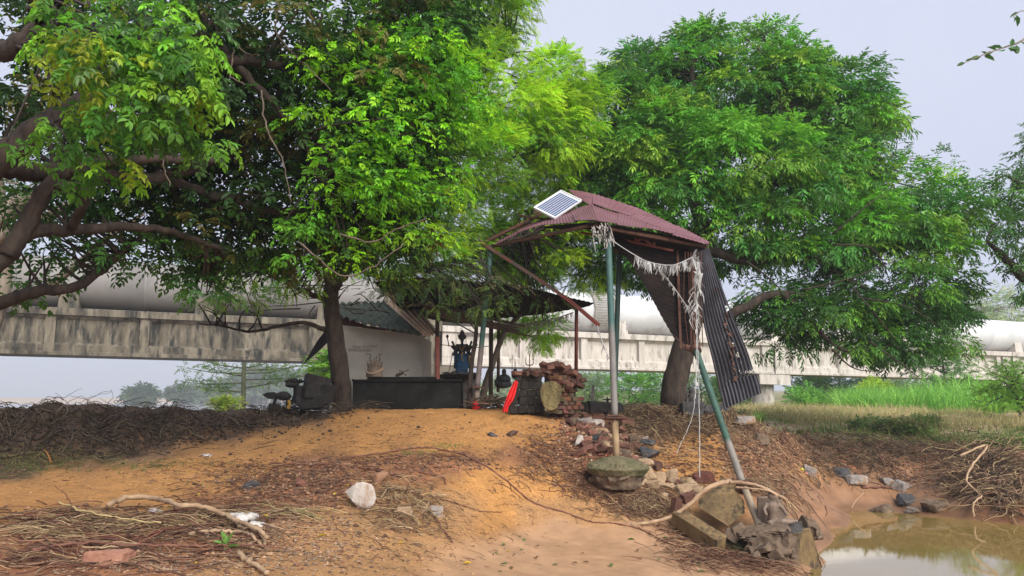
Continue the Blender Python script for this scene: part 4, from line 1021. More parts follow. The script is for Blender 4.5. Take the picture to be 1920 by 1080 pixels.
# strip of rust where the sheet has split
b = MB()
for k in range(14):
    t = k / 13; p = P(1362 + 16 * t + RNG.normal(0, 2), 590 + 120 * t, 13.25 + .2 * t - .05)
    b.box(p, (.05 * RNG.uniform(.4, 1.4), .01, .09 * RNG.uniform(.4, 1.2)), rotr(), jit=.01)
b.build('rusted_edge', rust, sh)

# ---- solar panel ---------------------------------------------------------------------------------------
q = [P(1052,358,14.9), P(1090,376,14.6), P(1040,409,14.1), P(1001,390,14.4)]
q[2] = q[1] + q[3] - q[0]
sp = thing('solar_panel', q[3], 'tilted solar panel with white frame on the high left end of the maroon roof', 'solar panel')
ex = q[0] - q[3]; ey = q[2] - q[3]; nz = np.cross(ey, ex); nz /= np.linalg.norm(nz); 
if nz[2] < 0: nz = -nz
cellm = mat('solar_cells', (.035,.06,.16), (.05,.085,.20), scale=12, rough=.45, bump=0, spec=.25)
alu = mat('white_frame', (.62,.62,.64), (.75,.75,.77), scale=8, rough=.4, bump=0)
b = MB(); b.prism([q[3], q[0], q[1], q[2]], -nz * .03); b.build('backing', alu, sp)
b = MB()
NR, NC_ = 9, 1
for i in range(NR):
    for j in range(NC_):
        a0 = (i + .16) / NR * .92 + .04; a1 = (i + .90) / NR * .92 + .04; c0 = (j + .03) / NC_ * .92 + .04; c1 = (j + .97) / NC_ * .92 + .04
        V = [q[3] + ex * c + ey * a + nz * .003 for c, a in ((c0,a0),(c1,a0),(c1,a1),(c0,a1))]
        b.add(V, [[0,1,2,3]])
b.build('cells', cellm, sp)
b = MB()
for A_, B_ in ((q[0],q[1]),(q[1],q[2]),(q[2],q[3]),(q[3],q[0])): b.beam(A_, B_, .02, .04, up=nz)
b.build('frame', alu, sp)

# ---- fallen beam and leaning pole ------------------------------------------------------------------------
b = MB(); L_ = curve_pts([(893,448,15.0),(925,469,14.9),(1050,551,14.1),(1122,609,13.6)], 20)
for A_, B_ in zip(L_[:-1], L_[1:]): b.beam(A_, B_ + (B_ - A_) * .02, .07, .055)
tag(b.build('fallen_beam', mat('beam_paint',(.10,.085,.08),(.18,.10,.085),scale=3,rough=.7,bump=.2,c3=(.22,.06,.05),s3=1.2,t3=(.48,.56))), 'long steel beam slanting down from the left post top across the gap', 'beam')
lp = thing('leaning_pole', g(1425, 986), 'leaning green pipe fallen from the roof corner down to the pool edge rubble', 'pole')
ea = P(1304,655,12.7); eb = P(1392,905,11.3); ec = P(1424,986,10.7)
b = MB(); pipe_post(b, ea, eb, .053, .73, top=(.75,.75,.6), bot=(4.2,1.6,1.5)); b.build('pipe', teal, lp, smooth=True)
b = MB(); pipe_post(b, eb, ec, .05, .01, bot=(6.0,2.0,1.5)); b.build('pipe_end', teal, lp, smooth=True)
b = MB(); d_ = (ec - eb) / np.linalg.norm(ec - eb)
for k in (0, .04): b.tube([eb + d_ * (k + .06), eb + d_ * (k + .075)], .12, 12)
b.build('flange', rust, lp); b = MB(); b.tube([ea - d_ * .03, ea + d_ * .06], .09, 12); b.build('end_collar', rust, lp)

# ---- garlands and rags -----------------------------------------------------------------------------------
def garland(name, pts_, label, fr=60, L0=.10, L1=.22, wl=.008, m=white_pl, r=.012, lo=.1, hi=1.0, grp=None):
    ln = curve_pts(pts_, 60); b = MB(); b.tube(ln, r, 6)
    for k in range(fr):
        i = int(RNG.uniform(lo, hi) * 59); p = ln[i]; L_ = RNG.uniform(L0, L1)
        d = np.array([RNG.normal(0, .25), RNG.normal(0, .2), -1.0]); a = RNG.uniform(0, 3.1); w = np.array([math.cos(a), math.sin(a), 0]) * wl
        e = p + d * L_; mdl = p + d * L_ * .5 + RNG.normal(0, .012, 3)
        b.add([p - w, p + w, mdl + w, mdl - w, e + w * .5, e - w * .5], [[0,1,2,3],[3,2,4,5]])
    return tag(b.build(name, m), label, 'garland', grp)
garland('fringed_garland', [(1118,424,11.95),(1150,452,11.95),(1190,478,12.0),(1220,492,12.1),(1260,497,12.3),(1290,486,12.6),(1305,478,12.8)], 'white fringed garland sagging from the centre post to the right roof corner', fr=130, L1=.20, lo=.35, r=.007)
garland('fringed_garland', [(1228,494,12.2),(1245,515,12.3),(1268,545,12.4),(1285,570,12.5),(1294,578,12.5)], 'short frayed white garland drooping below the sagging one', fr=50, L0=.04, L1=.1, lo=0, r=.007)
garland('fringed_garland', [(935,604,17.5),(980,607,17.2),(1030,600,16.8),(1075,586,16.5)], 'pale leaf fringe strung under the low dark canopy', fr=120, L0=.08, L1=.2, lo=0, wl=.01)
garland('frayed_cord', [(1119,608,13.6),(1126,632,13.4),(1135,655,13.2),(1142,672,13)], 'wisps of frayed white string at the low end of the slanting beam', fr=40, L0=.03, L1=.12, lo=0, r=.008)
b = MB()
for k in range(40):
    u0, v0 = RNG.uniform(1108, 1146), RNG.uniform(418, 436); a = P(u0, v0, 11.9)
    e = P(u0 + RNG.normal(6, 6), v0 + RNG.uniform(10, 42), 11.9); w = np.array([.008, 0, 0])
    b.add([a - w, a + w, e + w * .5, e - w * .5], [[0,1,2,3]])
tag(b.build('torn_rag', mat('dirty_rag',(.32,.28,.26),(.50,.47,.45),rough=.9,trans=.2)), 'dirty white rag tied around the top of the centre post', 'rag')
rg = MB()
for k in range(34):
    u0 = RNG.uniform(1296, 1316); v0 = RNG.uniform(462, 600); L_ = RNG.uniform(12, 46)
    a = P(u0, v0, 12.7 + RNG.uniform(-.1, .1)); w = np.array([RNG.uniform(.005, .018), RNG.uniform(-.02, .02), 0]) * (1.6 if v0 < 520 else .8)
    mdl = P(u0 + RNG.normal(0, 6), v0 + L_ * .5, 12.7) ; e = P(u0 + RNG.normal(0, 8), v0 + L_, 12.7)
    rg.add([a - w, a + w, mdl + w * .8, mdl - w, e + w * .2, e - w * .2], [[0,1,2,3],[3,2,4,5]])
tag(rg.build('plastic_shreds', white_pl), 'shredded white plastic hanging in rags from the right roof corner', 'plastic')
for i, (pts_, lb) in enumerate([([(1305,560,12.5),(1308,650,12.4),(1311,760,12.2),(1312,895,11.6)], 'thin white string hanging straight from the roof corner to the slope'), ([(1306,600,12.45),(1305,700,12.3),(1298,780,12.0),(1268,850,11.9)], 'thin white string curving left down to the slope')]):
    b = MB(); ln = curve_pts(pts_, 50); b.tube(ln + RNG.normal(0, .004, (50, 3)), .006 if i == 0 else .0045, 5)
    for k in range(30):
        p = ln[int(RNG.uniform(0, 25))]; w = RNG.normal(0, .012, 3); b.add([p, p + w, p + w + [0,0,-.06], p + [0,0,-.08]], [[0,1,2,3]])
    tag(b.build('hanging_string', white_pl), lb, 'string')
# dark ropes and rods beside the corner
b = MB()
for k in range(7):
    u0 = 1285 + 5 * k; b.tube(curve_pts([(u0,472,12.95),(u0+RNG.normal(0,5),560,12.9),(u0+RNG.normal(2,4),650,12.9)], 10), .008, 4)
tag(b.build('rusty_wires', rust), 'bunch of rusty wires hanging beside the right roof corner', 'wire')

# ---- low dark canopy ---------------------------------------------------------------------------------------
cn = thing('dark_canopy', np.array([P(935,700,17)[0], 17.0, 1.95]), 'low dark sheet canopy on thin poles beyond the statue', 'canopy')
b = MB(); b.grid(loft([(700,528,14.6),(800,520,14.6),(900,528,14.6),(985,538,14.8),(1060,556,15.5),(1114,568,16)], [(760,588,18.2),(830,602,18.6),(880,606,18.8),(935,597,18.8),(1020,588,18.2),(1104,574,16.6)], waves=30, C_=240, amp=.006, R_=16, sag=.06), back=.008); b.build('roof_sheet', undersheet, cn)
b = MB(); b.grid(loft([(786,563,16.4),(870,583,16.8),(958,604,17.2)], [(786,570,16.1),(870,590,16.5),(958,609,16.9)], waves=20, C_=160, amp=.012, R_=5), back=.006); b.build('edge_sheet', mat('bleached_sheet',(.38,.37,.36),(.55,.54,.53),rough=.7,scale=6), cn)
b = MB()
for k in range(7): b.beam(P(790 + RNG.uniform(-4, 30), 575 + k * 2.2, 16.3), P(975 + RNG.uniform(-10, 20), 612 + k * 3.0, 17.1), .035, .03)
b.build('rafters', mat('brown_poles',(.10,.055,.04),(.20,.12,.09),scale=6,rough=.85), cn)
for (u0, v0, u1, v1, d, r, m) in [(820,568,820,640,15.9,.045,darkwood),(921,592,920,752,17.0,.05,darkwood),(935,592,934,735,17.6,.038,mat('brown_pole',(.10,.06,.045),(.16,.10,.075),rough=.8)),(1081,572,1080,720,16.6,.04,redrust),(884,600,879,630,17,.03,darkwood),(1046,590,1046,600,17,.02,darkwood)][:4]:
    b = MB(); b.tube([P(u0,v0,d), P(u1,v1,d)], r, 10); b.build('pole', m, cn, smooth=True)
b = MB(); b.tube([P(820,634,15.6), P(820,712,15.6)], .05, 12); b.tube([P(820,632,15.6), P(820,635,15.6)], .056, 12)
tag(b.build('red_pole', mat('red_pole_paint',(.20,.055,.04),(.28,.09,.07),scale=6,rough=.7)), 'short red painted pipe standing behind the black altar', 'pole')
b = MB(); b.tube([P(822,646,15.7), P(890,652,16.4), P(925,648,17)], .008, 5); tag(b.build('thin_rail', rust), 'thin wire stretched between the red pole and the statue', 'wire')
for (pts_, r0, r1, lb, m) in [([(880,770,15.1),(881,730,15.1),(884,680,15.1),(891,640,15.1),(893,610,15.1),(886,585,15.1),(875,560,15.0),(860,535,15)], .055, .025, 'slim crooked dark tree trunk beside the blue statue', bark), ([(905,745,17.4),(912,715,17.4),(928,670,17.4),(945,625,17.6),(975,590,18)], .085, .05, 'leaning brown tree trunk behind the left green post', bark_pale)]:
    b = MB(); b.tube(curve_pts(pts_, 30) + RNG.normal(0, .004, (30, 3)), np.linspace(r0, r1, 30), 9); 
    if r0 < .06:
        for k in range(5): b.tube(curve_pts([(889,600+8*k,15.1),(889+RNG.normal(0,30),580,15.1),(889+RNG.normal(0,60),550,15.1)], 8), np.linspace(.014,.005,8), 5)
    tag(b.build('slim_tree', m, smooth=True), lb, 'tree')

# ---- small white shrine ---------------------------------------------------------------------------------------
wl0 = P(633,767,16.2)
ws = thing('white_shrine', np.array([wl0[0], wl0[1], 1.9]), 'small whitewashed shrine hut with mossy corrugated roof behind the dark trunk', 'shrine')
plaster = mat('old_whitewash', (.37,.33,.285), (.47,.425,.375), scale=1.6, rough=.95, bump=.2, bscale=14, c3=(.10,.08,.06), s3=3.2, t3=(.64,.74))
def wallpoly(pl, dv): b_ = MB(); b_.prism(pl, dv); return b_
A0_ = P(633,780,16.2); A1_ = P(791,780,16.6); T0 = P(633,609,16.2); T1 = P(791,629,16.6)
A0_[2] = A1_[2] = 1.75
b = wallpoly([A0_, A1_, T1, T0], np.array([0, .12, 0])); fw = b.build('front_wall', plaster, ws)
b = wallpoly([A1_ + [-.1,.13,0], T1 + [-.1,.13,-.03], T1 + [-.1,2.0,.0], A1_ + [-.1,2.0,0]], np.array([.1, 0, 0])); b.build('side_wall', plaster, ws)
b = wallpoly([A0_ + [0,.13,0], T0 + [0,.13,-.03], T0 + [0,2.0,.0], A0_ + [0,2.0,0]], np.array([.1, 0, 0])); b.build('side_wall', plaster, ws)
b = MB(); b.prism([T0 + [0,-.02,.01], T1 + [0,-.02,.01], T1 + [0,-.02,.06], P(690,611,16.33), P(660,600,16.25), P(632,588,16.18)], np.array([0,.08,0])); b.build('lintel', mat('maroon_beam',(.05,.018,.016),(.09,.03,.026),rough=.8), ws)
moss = mat('mossy_asbestos', (.035,.045,.028), (.095,.105,.070), scale=5, rough=.95, bump=.5, bscale=25, c3=(.18,.18,.13), s3=7, t3=(.60,.68), stretch=(1,1,1))
b = MB(); b.grid(loft([(606,569,18.0),(632,569,18.2),(690,567,18.3),(742,566,18.5)], [(622,588,16.1),(678,606,16.0),(745,620,16.0),(799,630,16.2)], waves=13, C_=110, amp=.03, R_=16), back=.012); b.build('roof_sheet', moss, ws)
ora = mat('orange_stained_sheet', (.44,.27,.16), (.60,.42,.28), scale=3, rough=.9, bump=.3, c3=(.10,.09,.05), s3=5, t3=(.55,.7))
b = MB(); b.grid(loft([(722,566,18.1),(745,561,18.2),(768,562,18.3)], [(796,631,16.05),(808,628,16.05),(821,624,16.1)], waves=4.5, C_=50, amp=.035, R_=12), back=.012); b.build('roof_sheet', ora, ws)
# faint handwriting in two lines on the wall
inkm = mat('faded_ink', (.12,.10,.09), (.19,.16,.15), scale=9, rough=.9, bump=0)
def wall_text(s_, u, v, size):
    cu = bpy.data.curves.new('t', 'FONT'); cu.body = s_; cu.size = size; cu.extrude = .0005; cu.shear = .2; cu.offset = -.001
    ob = bpy.data.objects.new('t', cu); COL.objects.link(ob)
    dg = bpy.context.evaluated_depsgraph_get(); me = bpy.data.meshes.new_from_object(ob.evaluated_get(dg)); bpy.data.objects.remove(ob)
    me.materials.clear(); me.materials.append(inkm)
    o = bpy.data.objects.new('handwriting', me); COL.objects.link(o); o.parent = fw
    p = P(u, v, 16.2 + (u - 633) / 158 * .4 ); o.location = p - ORG[ws.name] + np.array([0, -.012, 0])
    o.rotation_euler = (math.radians(90), 0, math.atan2(.4, A1_[0] - A0_[0]) * .98); ORG[o.name] = p
wall_text('8:9943207807.', 653, 659, .085)
# first line: loops of a script too faded to read
b = MB()
x = 0
for k in range(11):
    cx_ = 663 + k * 3.9 + (3 if k > 3 else 0)
    c_ = P(cx_, 649.5 + RNG.normal(0, .5), 16.2 + (cx_ - 633) / 158 * .4 - .008)
    b.tube([c_ + np.array([.018 * math.cos(a * RNG.uniform(.8, 1.2)) + .005 * a / 6, .0, .022 * math.sin(a)]) for a in np.linspace(RNG.uniform(0, 3), RNG.uniform(5, 8), 12)], .0028, 4)
b.build('handwriting', inkm, fw)
b = MB(); b.prism([P(569,683,14.6), P(594,640,14.6), P(616,612,14.6), P(622,634,14.6), P(600,656,14.6)], np.array([0,.02,0]))
tag(b.build('black_sheet', mat('black_tarp',(.012,.012,.014),(.025,.025,.028),rough=.7)), 'pointed black torn sheet hanging left of the dark trunk', 'sheet')

# ---- black altar ----------------------------------------------------------------------------------------------
blackst = mat('black_stone', (.006,.006,.0062), (.017,.017,.016), scale=3, rough=.9, spec=.15, bump=.3, bscale=14, c3=(.035,.032,.028), s3=6, t3=(.62,.72))
al = thing('black_altar', P(762,768,14.9), 'long low black stone altar block in front of the white shrine', 'altar')
def quadblock(u0, u1, vt, vb, d, dep, d1=None, drop=.15):
    d1 = d1 or d
    a = P(u0, vt, d); b_ = P(u1, vt, d1); c_ = P(u1, vb, d1); e = P(u0, vb, d); c_[0] = b_[0]; e[0] = a[0]; c_[2] -= drop; e[2] -= drop; c_[1] = b_[1]; e[1] = a[1]
    m_ = MB(); m_.prism([e, c_, b_, a], np.array([0, dep, 0])); return m_
quadblock(663, 863, 715, 767, 14.8, .8, 15.0).build('block', blackst, al, bevel=.02)
b = quadblock(660, 866, 711.5, 714.6, 14.76, .88, 14.96, 0); b.build('top_slab', blackst, al, bevel=.008)
b = quadblock(689, 814, 707, 711.2, 14.95, .5, 15.05, 0); tag(b.build('stone_slab', blackst, bevel=.008), 'thin dark slab lying on top of the black altar', 'slab')
c = P(702,707,15.1); b = MB()
clay = mat('dusty_idol', (.10,.075,.055), (.22,.16,.12), scale=7, rough=.95, bump=.5)
b.tube([c, c + [0,0,.08], c + [0,0,.14], c + [0,0,.2]], [.165,.16,.15,.12], 16)
b.ell(c + [0,0,.23], (.13,.12,.10)); b.tube([c + [0,0,.27], c + [0,0,.36]], [.09,.01], 8)
for k in range(14): a = k / 14 * 6.28; b.tube([c + [.12*math.cos(a),.1*math.sin(a),.2], c + [.15*math.cos(a),.12*math.sin(a),.28 + RNG.uniform(-.02,.03)]], [.03,.012], 5)
idl = thing('wrapped_idol', c, 'squat wrapped clay idol with curled horns on the black altar', 'idol')
b.build('body', clay, idl, remesh=.012, smooth=True)
b = MB()
for s_ in (-1, 1): b.tube(smoothline([c + [s_*.07,0,.28], c + [s_*.1,0,.36], c + [s_*.08,0,.43], c + [s_*.14 - (.05 if s_ < 0 else 0),0,.45]], 10), np.linspace(.012,.005,10), 6)
b.tube([c + [.02,0,.33], c + [.03,0,.40]], .008, 5); b.build('horns', darkwood, idl)
b = MB(); b.tube(smoothline([c + [-.165,-.05,.12], c + [-.05,-.17,.06], c + [.1,-.14,.10], c + [.165,-.02,.16]], 12), .02, 6); b.build('cord', mat('faded_cloth',(.32,.22,.15),rough=.9), idl)
b = MB()
for k in range(7):
    a = P(745 + RNG.uniform(-4, 4), 706, 15.1); b.tube(smoothline([a, a + [RNG.uniform(-.05,.15),0,RNG.uniform(.02,.08)], a + [RNG.uniform(-.05,.28),0,RNG.uniform(.0,.14)]], 6), .009, 5)
tag(b.build('charred_twigs', darkwood), 'small heap of charred twigs on the altar right of the idol', 'twigs')

# ---- many-armed statue on its pedestal -----------------------------------------------------------------------------
sc_ = P(866,704,16.4)
ped = thing('statue_pedestal', np.array([sc_[0], 16.4, 1.9]), 'weathered square pedestal with projecting slab under the blue statue', 'pedestal')
pedm = mat('weathered_pedestal', (.055,.045,.04), (.14,.12,.105), scale=4, rough=.95, bump=.4)
quadblock(833, 892, 709, 768, 16.1, .8, 16.1).build('block', pedm, ped, bevel=.015)
quadblock(823, 893, 702, 708.6, 16.0, .95, 16.0, 0).build('slab', undersheet, ped, bevel=.01)
st = thing('goddess_statue', sc_ + [0,0,.02], 'standing many armed statue in a blue sari on the pedestal beside the crooked trunk', 'statue')
skin = mat('statue_dark', (.018,.02,.024), (.045,.045,.05), scale=8, rough=.6, bump=.2)
blue = mat('statue_blue_sari', (.012,.055,.13), (.02,.10,.20), scale=7, rough=.6, bump=.4, c3=(.012,.02,.035), s3=7, t3=(.5,.6))
gold = mat('statue_gold', (.35,.22,.05), (.25,.14,.04), rough=.5)
redm = mat('statue_crown', (.05,.025,.03), (.10,.045,.05), scale=12, rough=.7)
o = sc_
b = MB()
b.tube([o+[-.0,0,.40], o+[0,0,.50], o+[0,0,.60], o+[0,0,.66]], [.085,.075,.10,.07], 14)
b.tube([o+[0,0,.65], o+[0,0,.72]], .03, 8); b.ell(o+[0,-.01,.775], (.048,.052,.062)); b.ell(o+[0,-.06,.77], (.01,.012,.012))
for s_ in (-1, 1):
    b.ell(o+[s_*.1,0,.635], .035)
    for (ex_, ez, hx, hz) in [(.16,.60,.20,.70),(.17,.54,.21,.60),(.15,.50,.18,.43),(.12,.50,.07,.53)]:
        b.tube([o+[s_*.09,0,.63], o+[s_*ex_,-.03,ez], o+[s_*hx,-.07,hz]], [.036,.029,.022], 8); b.ell(o+[s_*hx,-.07,hz], .027)
    b.ell(o+[s_*.055,-.06,.02], (.03,.065,.025)); b.tube([o+[s_*.05,-.03,.02], o+[s_*.05,0,.45]], .035, 8)
b.build('body', skin, st, remesh=.009, smooth=True)
b = MB(); b.tube([o+[0,0,.0], o+[0,0,.08], o+[0,0,.25], o+[0,0,.38], o+[0,0,.46]], [.13,.115,.12,.11,.08], 18)
for s_ in (-1, 1): b.tube([o+[s_*.06,-.03,.02], o+[s_*.065,-.05,.22], o+[s_*.05,-.03,.42]], [.07,.07,.05], 12)
for s_ in (-1, 1): b.tube([o+[s_*.14,.01,.15], o+[s_*.13,0,.4], o+[s_*.11,.02,.62]], [.035,.04,.03], 8)
b.build('sari', blue, st, remesh=.010, smooth=True)
b = MB(); b.tube([o+[0,0,.81], o+[0,0,.86], o+[0,0,.90], o+[0,0,.96]], [.065,.06,.048,.022], 12)
for s_ in (-1, 1): b.ell(o+[s_*.06,0,.80], (.025,.02,.04))
for k in range(9): a = -1.2 + k * .3; b.ell(o+[.085*math.sin(a),.02,.80+.07*math.cos(a)], .018, nu=6, nv=4)
b.build('crown', redm, st, remesh=.009, smooth=True)
b = MB(); b.tube(smoothline([o+[.02,-.11,.48],o+[.0,-.13,.38],o+[.03,-.12,.30]], 8), [.012]*8, 6); b.tube(smoothline([o+[.14,-.05,.42],o+[.16,-.06,.34],o+[.15,-.05,.27]], 8), .02, 6); b.tube(smoothline([o+[-.06,-.09,.62],o+[0,-.12,.52],o+[.06,-.09,.62]], 9), .01, 5); b.build('ornaments', gold, st)
b = MB(); b.tube([o+[-.28,-.07,.0], o+[-.19,-.1,.50]], .008, 5); b.tube([o+[-.27,-.07,.60], o+[-.31,-.07,.80]], .012, 6); b.ell(o+[-.31,-.07,.82], (.03,.012,.04)); b.ell(o+[.3,-.07,.64], (.035,.015,.035)); b.tube([o+[.2,-.07,.40], o+[.24,-.09,.30]], .015, 6)
b.build('held_weapons', redm, st)
b = MB()
for k in range(16): b.ell(o+[RNG.normal(0,.16),RNG.normal(-.02,.08),.02], RNG.uniform(.04,.09,3), nu=8, nv=6)
tag(b.build('rubble_heap', pedm, remesh=.02, disp=.02), 'low dark heap of debris around the feet of the blue statue', 'rubble')
# small bust and trident silhouettes behind the brick shrine
c = P(945,722,17.5); bb = MB()
bb.ell(c+[0,0,.30], (.055,.06,.07)); bb.tube([c+[0,0,.1],c+[0,0,.2],c+[0,0,.25]], [.16,.13,.04], 12); bb.ell(c+[-.02,0,.02],(.2,.12,.1)); bb.tube([c+[-.12,0,.18],c+[-.2,-.05,.06]],.04,8)
tag(bb.build('small_bust', skin, remesh=.014, smooth=True), 'small dark bust with round head silhouetted left of the brick shrine', 'statue')
c = P(966,712,17.6); bb = MB(); bb.ell(c+[0,0,.1],(.09,.08,.09)); bb.ell(c+[.0,0,.2],(.05,.05,.05))
for dx in (-.07,0): bb.tube([c+[dx,0,.15],c+[dx,0,.56 if dx else .4]], .008, 5)
tag(bb.build('spiked_idol', skin, remesh=0), 'tiny dark idol with two thin upright spikes behind the red cloth', 'idol')

# ---- brick shrine with the trident -----------------------------------------------------------------------------------
brickm = mat('old_red_brick', (.10,.045,.032), (.20,.085,.058), scale=6, rough=.95, bump=.6, bscale=30, attr=True, c3=(.13,.09,.07), s3=6, t3=(.56,.68))
mossblock = mat('sooty_stone_blocks', (.011,.009,.008), (.032,.026,.021), scale=5, rough=.95, bump=.9, bscale=16, c3=(.10,.095,.07), s3=8, t3=(.64,.73))
bs_ = thing('brick_shrine', P(1000,776,14.2), 'broken stone and brick shrine with loose bricks heaped on top', 'shrine')
b = MB(); d = 14.1
rows_ = [(775,760,955,1022),(760,745,957,1022),(745,730,959,1020),(730,715,962,1018),(715,702,966,1016)]
for vb, vt, u0, u1 in rows_:
    n_ = 4
    for k in range(n_):
        a = u0 + (u1-u0)*k/n_; e = u0 + (u1-u0)*(k+1)/n_; pa = P(a,(vb+vt)/2,d); pe = P(e,(vb+vt)/2,d)
        b.box((pa+pe)/2+[0,.22+RNG.uniform(-.02,.02),0], ((pe-pa)[0]*.985,.45,(vb-vt)*d/F*.98), rotz(RNG.normal(0,.03)), jit=.012)
b.build('stone_blocks', mossblock, bs_, bevel=.02)
b = MB()
for row in range(9):
    v = 772 - row * 8.0
    for k in range(4):
        u = 1046 + k * 12 + (row % 2) * 6 - 4; 
        if row > 5 and k > 1: continue
        if row > 3 and k > 2: continue
        b.box(P(u, v, 14.0 + .10 * k + RNG.uniform(-.03,.03)), (.20,.12,.068), rotz(-.5+RNG.normal(0,.2)) @ roty(RNG.normal(0,.05)), jit=.012, col=np.array([[1,1,1.]])*RNG.uniform(.6,1.25,(1,3))*np.ones((8,1)))
b.build('brick_wall', brickm, bs_, bevel=.006)
b = MB(); b.box(P(1048,735,14.45), (.55,.5,.62), jit=.04); b.build('core', mossblock, bs_)
b = MB(); cen = P(1033,742,13.75); rr = [(math.cos(a)*(.185+.02*math.sin(3*a)), math.sin(a)*(.275+.02*math.cos(2*a))) for a in np.linspace(0,2*np.pi,26)[:-1]]
b.prism([cen + np.array([x_, .04*x_, z_]) for x_, z_ in rr], np.array([0,.09,0])); RSLAB = dict(remesh=.012, disp=.03); b.build('round_slab', mat('yellow_mossy_slab',(.08,.06,.025),(.21,.165,.07),scale=5,rough=.9,bump=.8,bscale=14,c3=(.05,.045,.02),s3=4,t3=(.54,.66),stretch=(1.5,1,.6)), bs_, **RSLAB)
tr_ = thing('trident', P(993,691,14.1), 'small dark iron trident standing on the brick shrine', 'trident')
c = P(993,692,14.05); b = MB(); b.tube([c, c+[0,0,.27]], .010, 6); b.tube([c+[0,0,.25], c+[0,0,.30]], [.014,.002], 6)
for s_ in (-1, 1): b.tube(smoothline([c+[0,0,.07], c+[s_*.055,0,.08], c+[s_*.07,0,.14], c+[s_*.065,0,.2], c+[s_*.055,0,.23]], 12), np.linspace(.013,.003,12), 6)
b.build('prongs', rust, tr_); b = MB(); b.tube([c-[0,0,.05], c+[0,0,.02]], .02, 6); b.build('socket', rust, tr_)
bd_ = [(1040,706,.8),(1058,716,.6),(1070,720,.9),(1085,722,.5),(1030,700,1),(1090,714,.7),(1024,695,.8),(972,700,.9),(985,699,.35),(1006,699,.6),(1019,701,1),(1030,690,.9),(1043,698,.6),(1022,686,1),(1036,684,.7),(1050,687,.9),(1060,693,1),(1072,700,1.1),(1048,690,.8),(1018,696,1),(1065,709,.6),(1083,706,.6),(1052,703,.7),(1040,712,.5),(1078,714,.5)]
for (u, v, t_) in bd_:
    b = MB(); k_ = RNG.uniform(.9, 1.2); b.box(P(u, v, 14.1 + RNG.uniform(-.1,.15)), (.22*k_,.12,.085), rotr(), jit=.012, col=np.array([[1,1,1.]])*t_*np.ones((8,1)))
    tag(b.build('loose_brick', brickm, bevel=.008), ('bright red' if t_ > .95 else 'dull red' if t_ > .65 else 'sooty dark') + ' loose brick on the ' + ('left' if u < 1025 else 'middle' if u < 1055 else 'right') + ' of the brick shrine top', 'brick', 'loose bricks on top of the brick shrine')
# red cloth and red cap
redc = mat('red_cloth', (.55,.008,.010), (.70,.015,.015), scale=7, rough=.75, bump=.3, bscale=12, trans=.1)
b = MB(); A_ = curve_pts([(966,713,13.85),(957,728,13.8),(950,745,13.75),(945,760,13.7),(942,773,13.65)], 24); B_ = curve_pts([(971,716,13.8),(967,735,13.75),(962,750,13.7),(954,762,13.7),(951,773,13.65)], 24)
t = np.linspace(0, 1, 14)[None, :, None]; Gm = A_[:, None]*(1-t)+B_[:, None]*t; Gm[..., 1] += .035*np.sin(np.linspace(0, 4*np.pi, 14))[None] * np.linspace(.4, 1.2, 24)[:, None]
b.grid(Gm, back=.006); tag(b.build('red_cloth', redc, smooth=True), 'bright red cloth draped down the left side of the brick shrine', 'cloth')
c = P(893,766,14.9); b = MB(); b.tube([c-[0,0,.03], c+[0,0,.05], c+[0,0,.11], c+[0,0,.15]], [.085,.08,.055,.035], 14); tag(b.build('red_wrap', redc, smooth=True), 'small bright red cloth bundle at the foot of the left post', 'cloth')

# ---- fallen black statue heap at left -----------------------------------------------------------------------------------
def heap(name, items, label, cat, m, rm=.018, dp=.0):
    b = MB()
    for it in items:
        if it[0] == 'b': b.box(P(*it[1]), it[2], rotr() if len(it) < 4 else rotz(it[3]) @ rotx(it[4]), jit=.03)
        elif it[0] == 'e': b.ell(P(*it[1]), it[2])
        elif it[0] == 't': b.tube(curve_pts(it[1], 10), it[2], 8)
    return tag(b.build(name, m, remesh=rm, smooth=False, disp=dp), label, cat)
charm = mat('charred_black', (.010,.009,.009), (.03,.026,.024), scale=8, rough=.85, bump=.5, c3=(.06,.045,.035), s3=7, t3=(.62,.72))
dd = 14.0
hp = thing('toppled_idol', P(560,768,dd), 'toppled black lotus shaped idol among broken dark stone left of the trunk', 'statue')
b = MB(); b.box(P(592,728,dd), (.42,.4,.42), rotz(.3)@roty(.15), jit=.04); b.box(P(609,738,dd), (.26,.35,.36), rotz(-.2), jit=.03); b.box(P(586,716,dd), (.22,.3,.25), rotz(.2)@roty(-.1), jit=.03); b.box(P(570,740,dd), (.3,.3,.35), rotz(.5), jit=.04); b.box(P(590,755,dd), (.5,.4,.25), jit=.04); b.build('stone_lumps', charm, hp, bevel=.03)
b = MB()
for k in range(9): a = -1.3 + k*.32; p0 = P(552,722,dd); b.hull([p0 + np.array(v_) for v_ in [(0,0,0),(.05*math.cos(a),.06,.02),(.19*math.sin(a),-.05,.07+.07*math.cos(a)),(.12*math.sin(a)+.04,.05,.05),(.12*math.sin(a)-.03,-.04,.02)]])
b.ell(P(548,722,dd), (.13,.12,.05)); b.tube(curve_pts([(552,722,dd),(553,738,dd),(548,755,dd)],8), [.03]*8, 8); b.ell(P(552,714,dd), (.06,.06,.05))
b.build('lotus', charm, hp, bevel=.004)
b = MB(); b.prism([P(491,740,dd), P(500,736,dd), P(512,735,dd), P(520,741,dd), P(513,748,dd), P(503,748,dd)], np.array([0,.12,0])); b.tube(curve_pts([(520,742,dd),(530,742,dd),(542,746,dd),(540,760,dd)],10), [.05,.06,.07,.08,.08,.07,.06,.06,.05,.05], 8); b.tube(curve_pts([(518,744,dd),(514,755,dd),(508,768,dd)],8), [.03]*8, 7); b.build('petal', charm, hp)
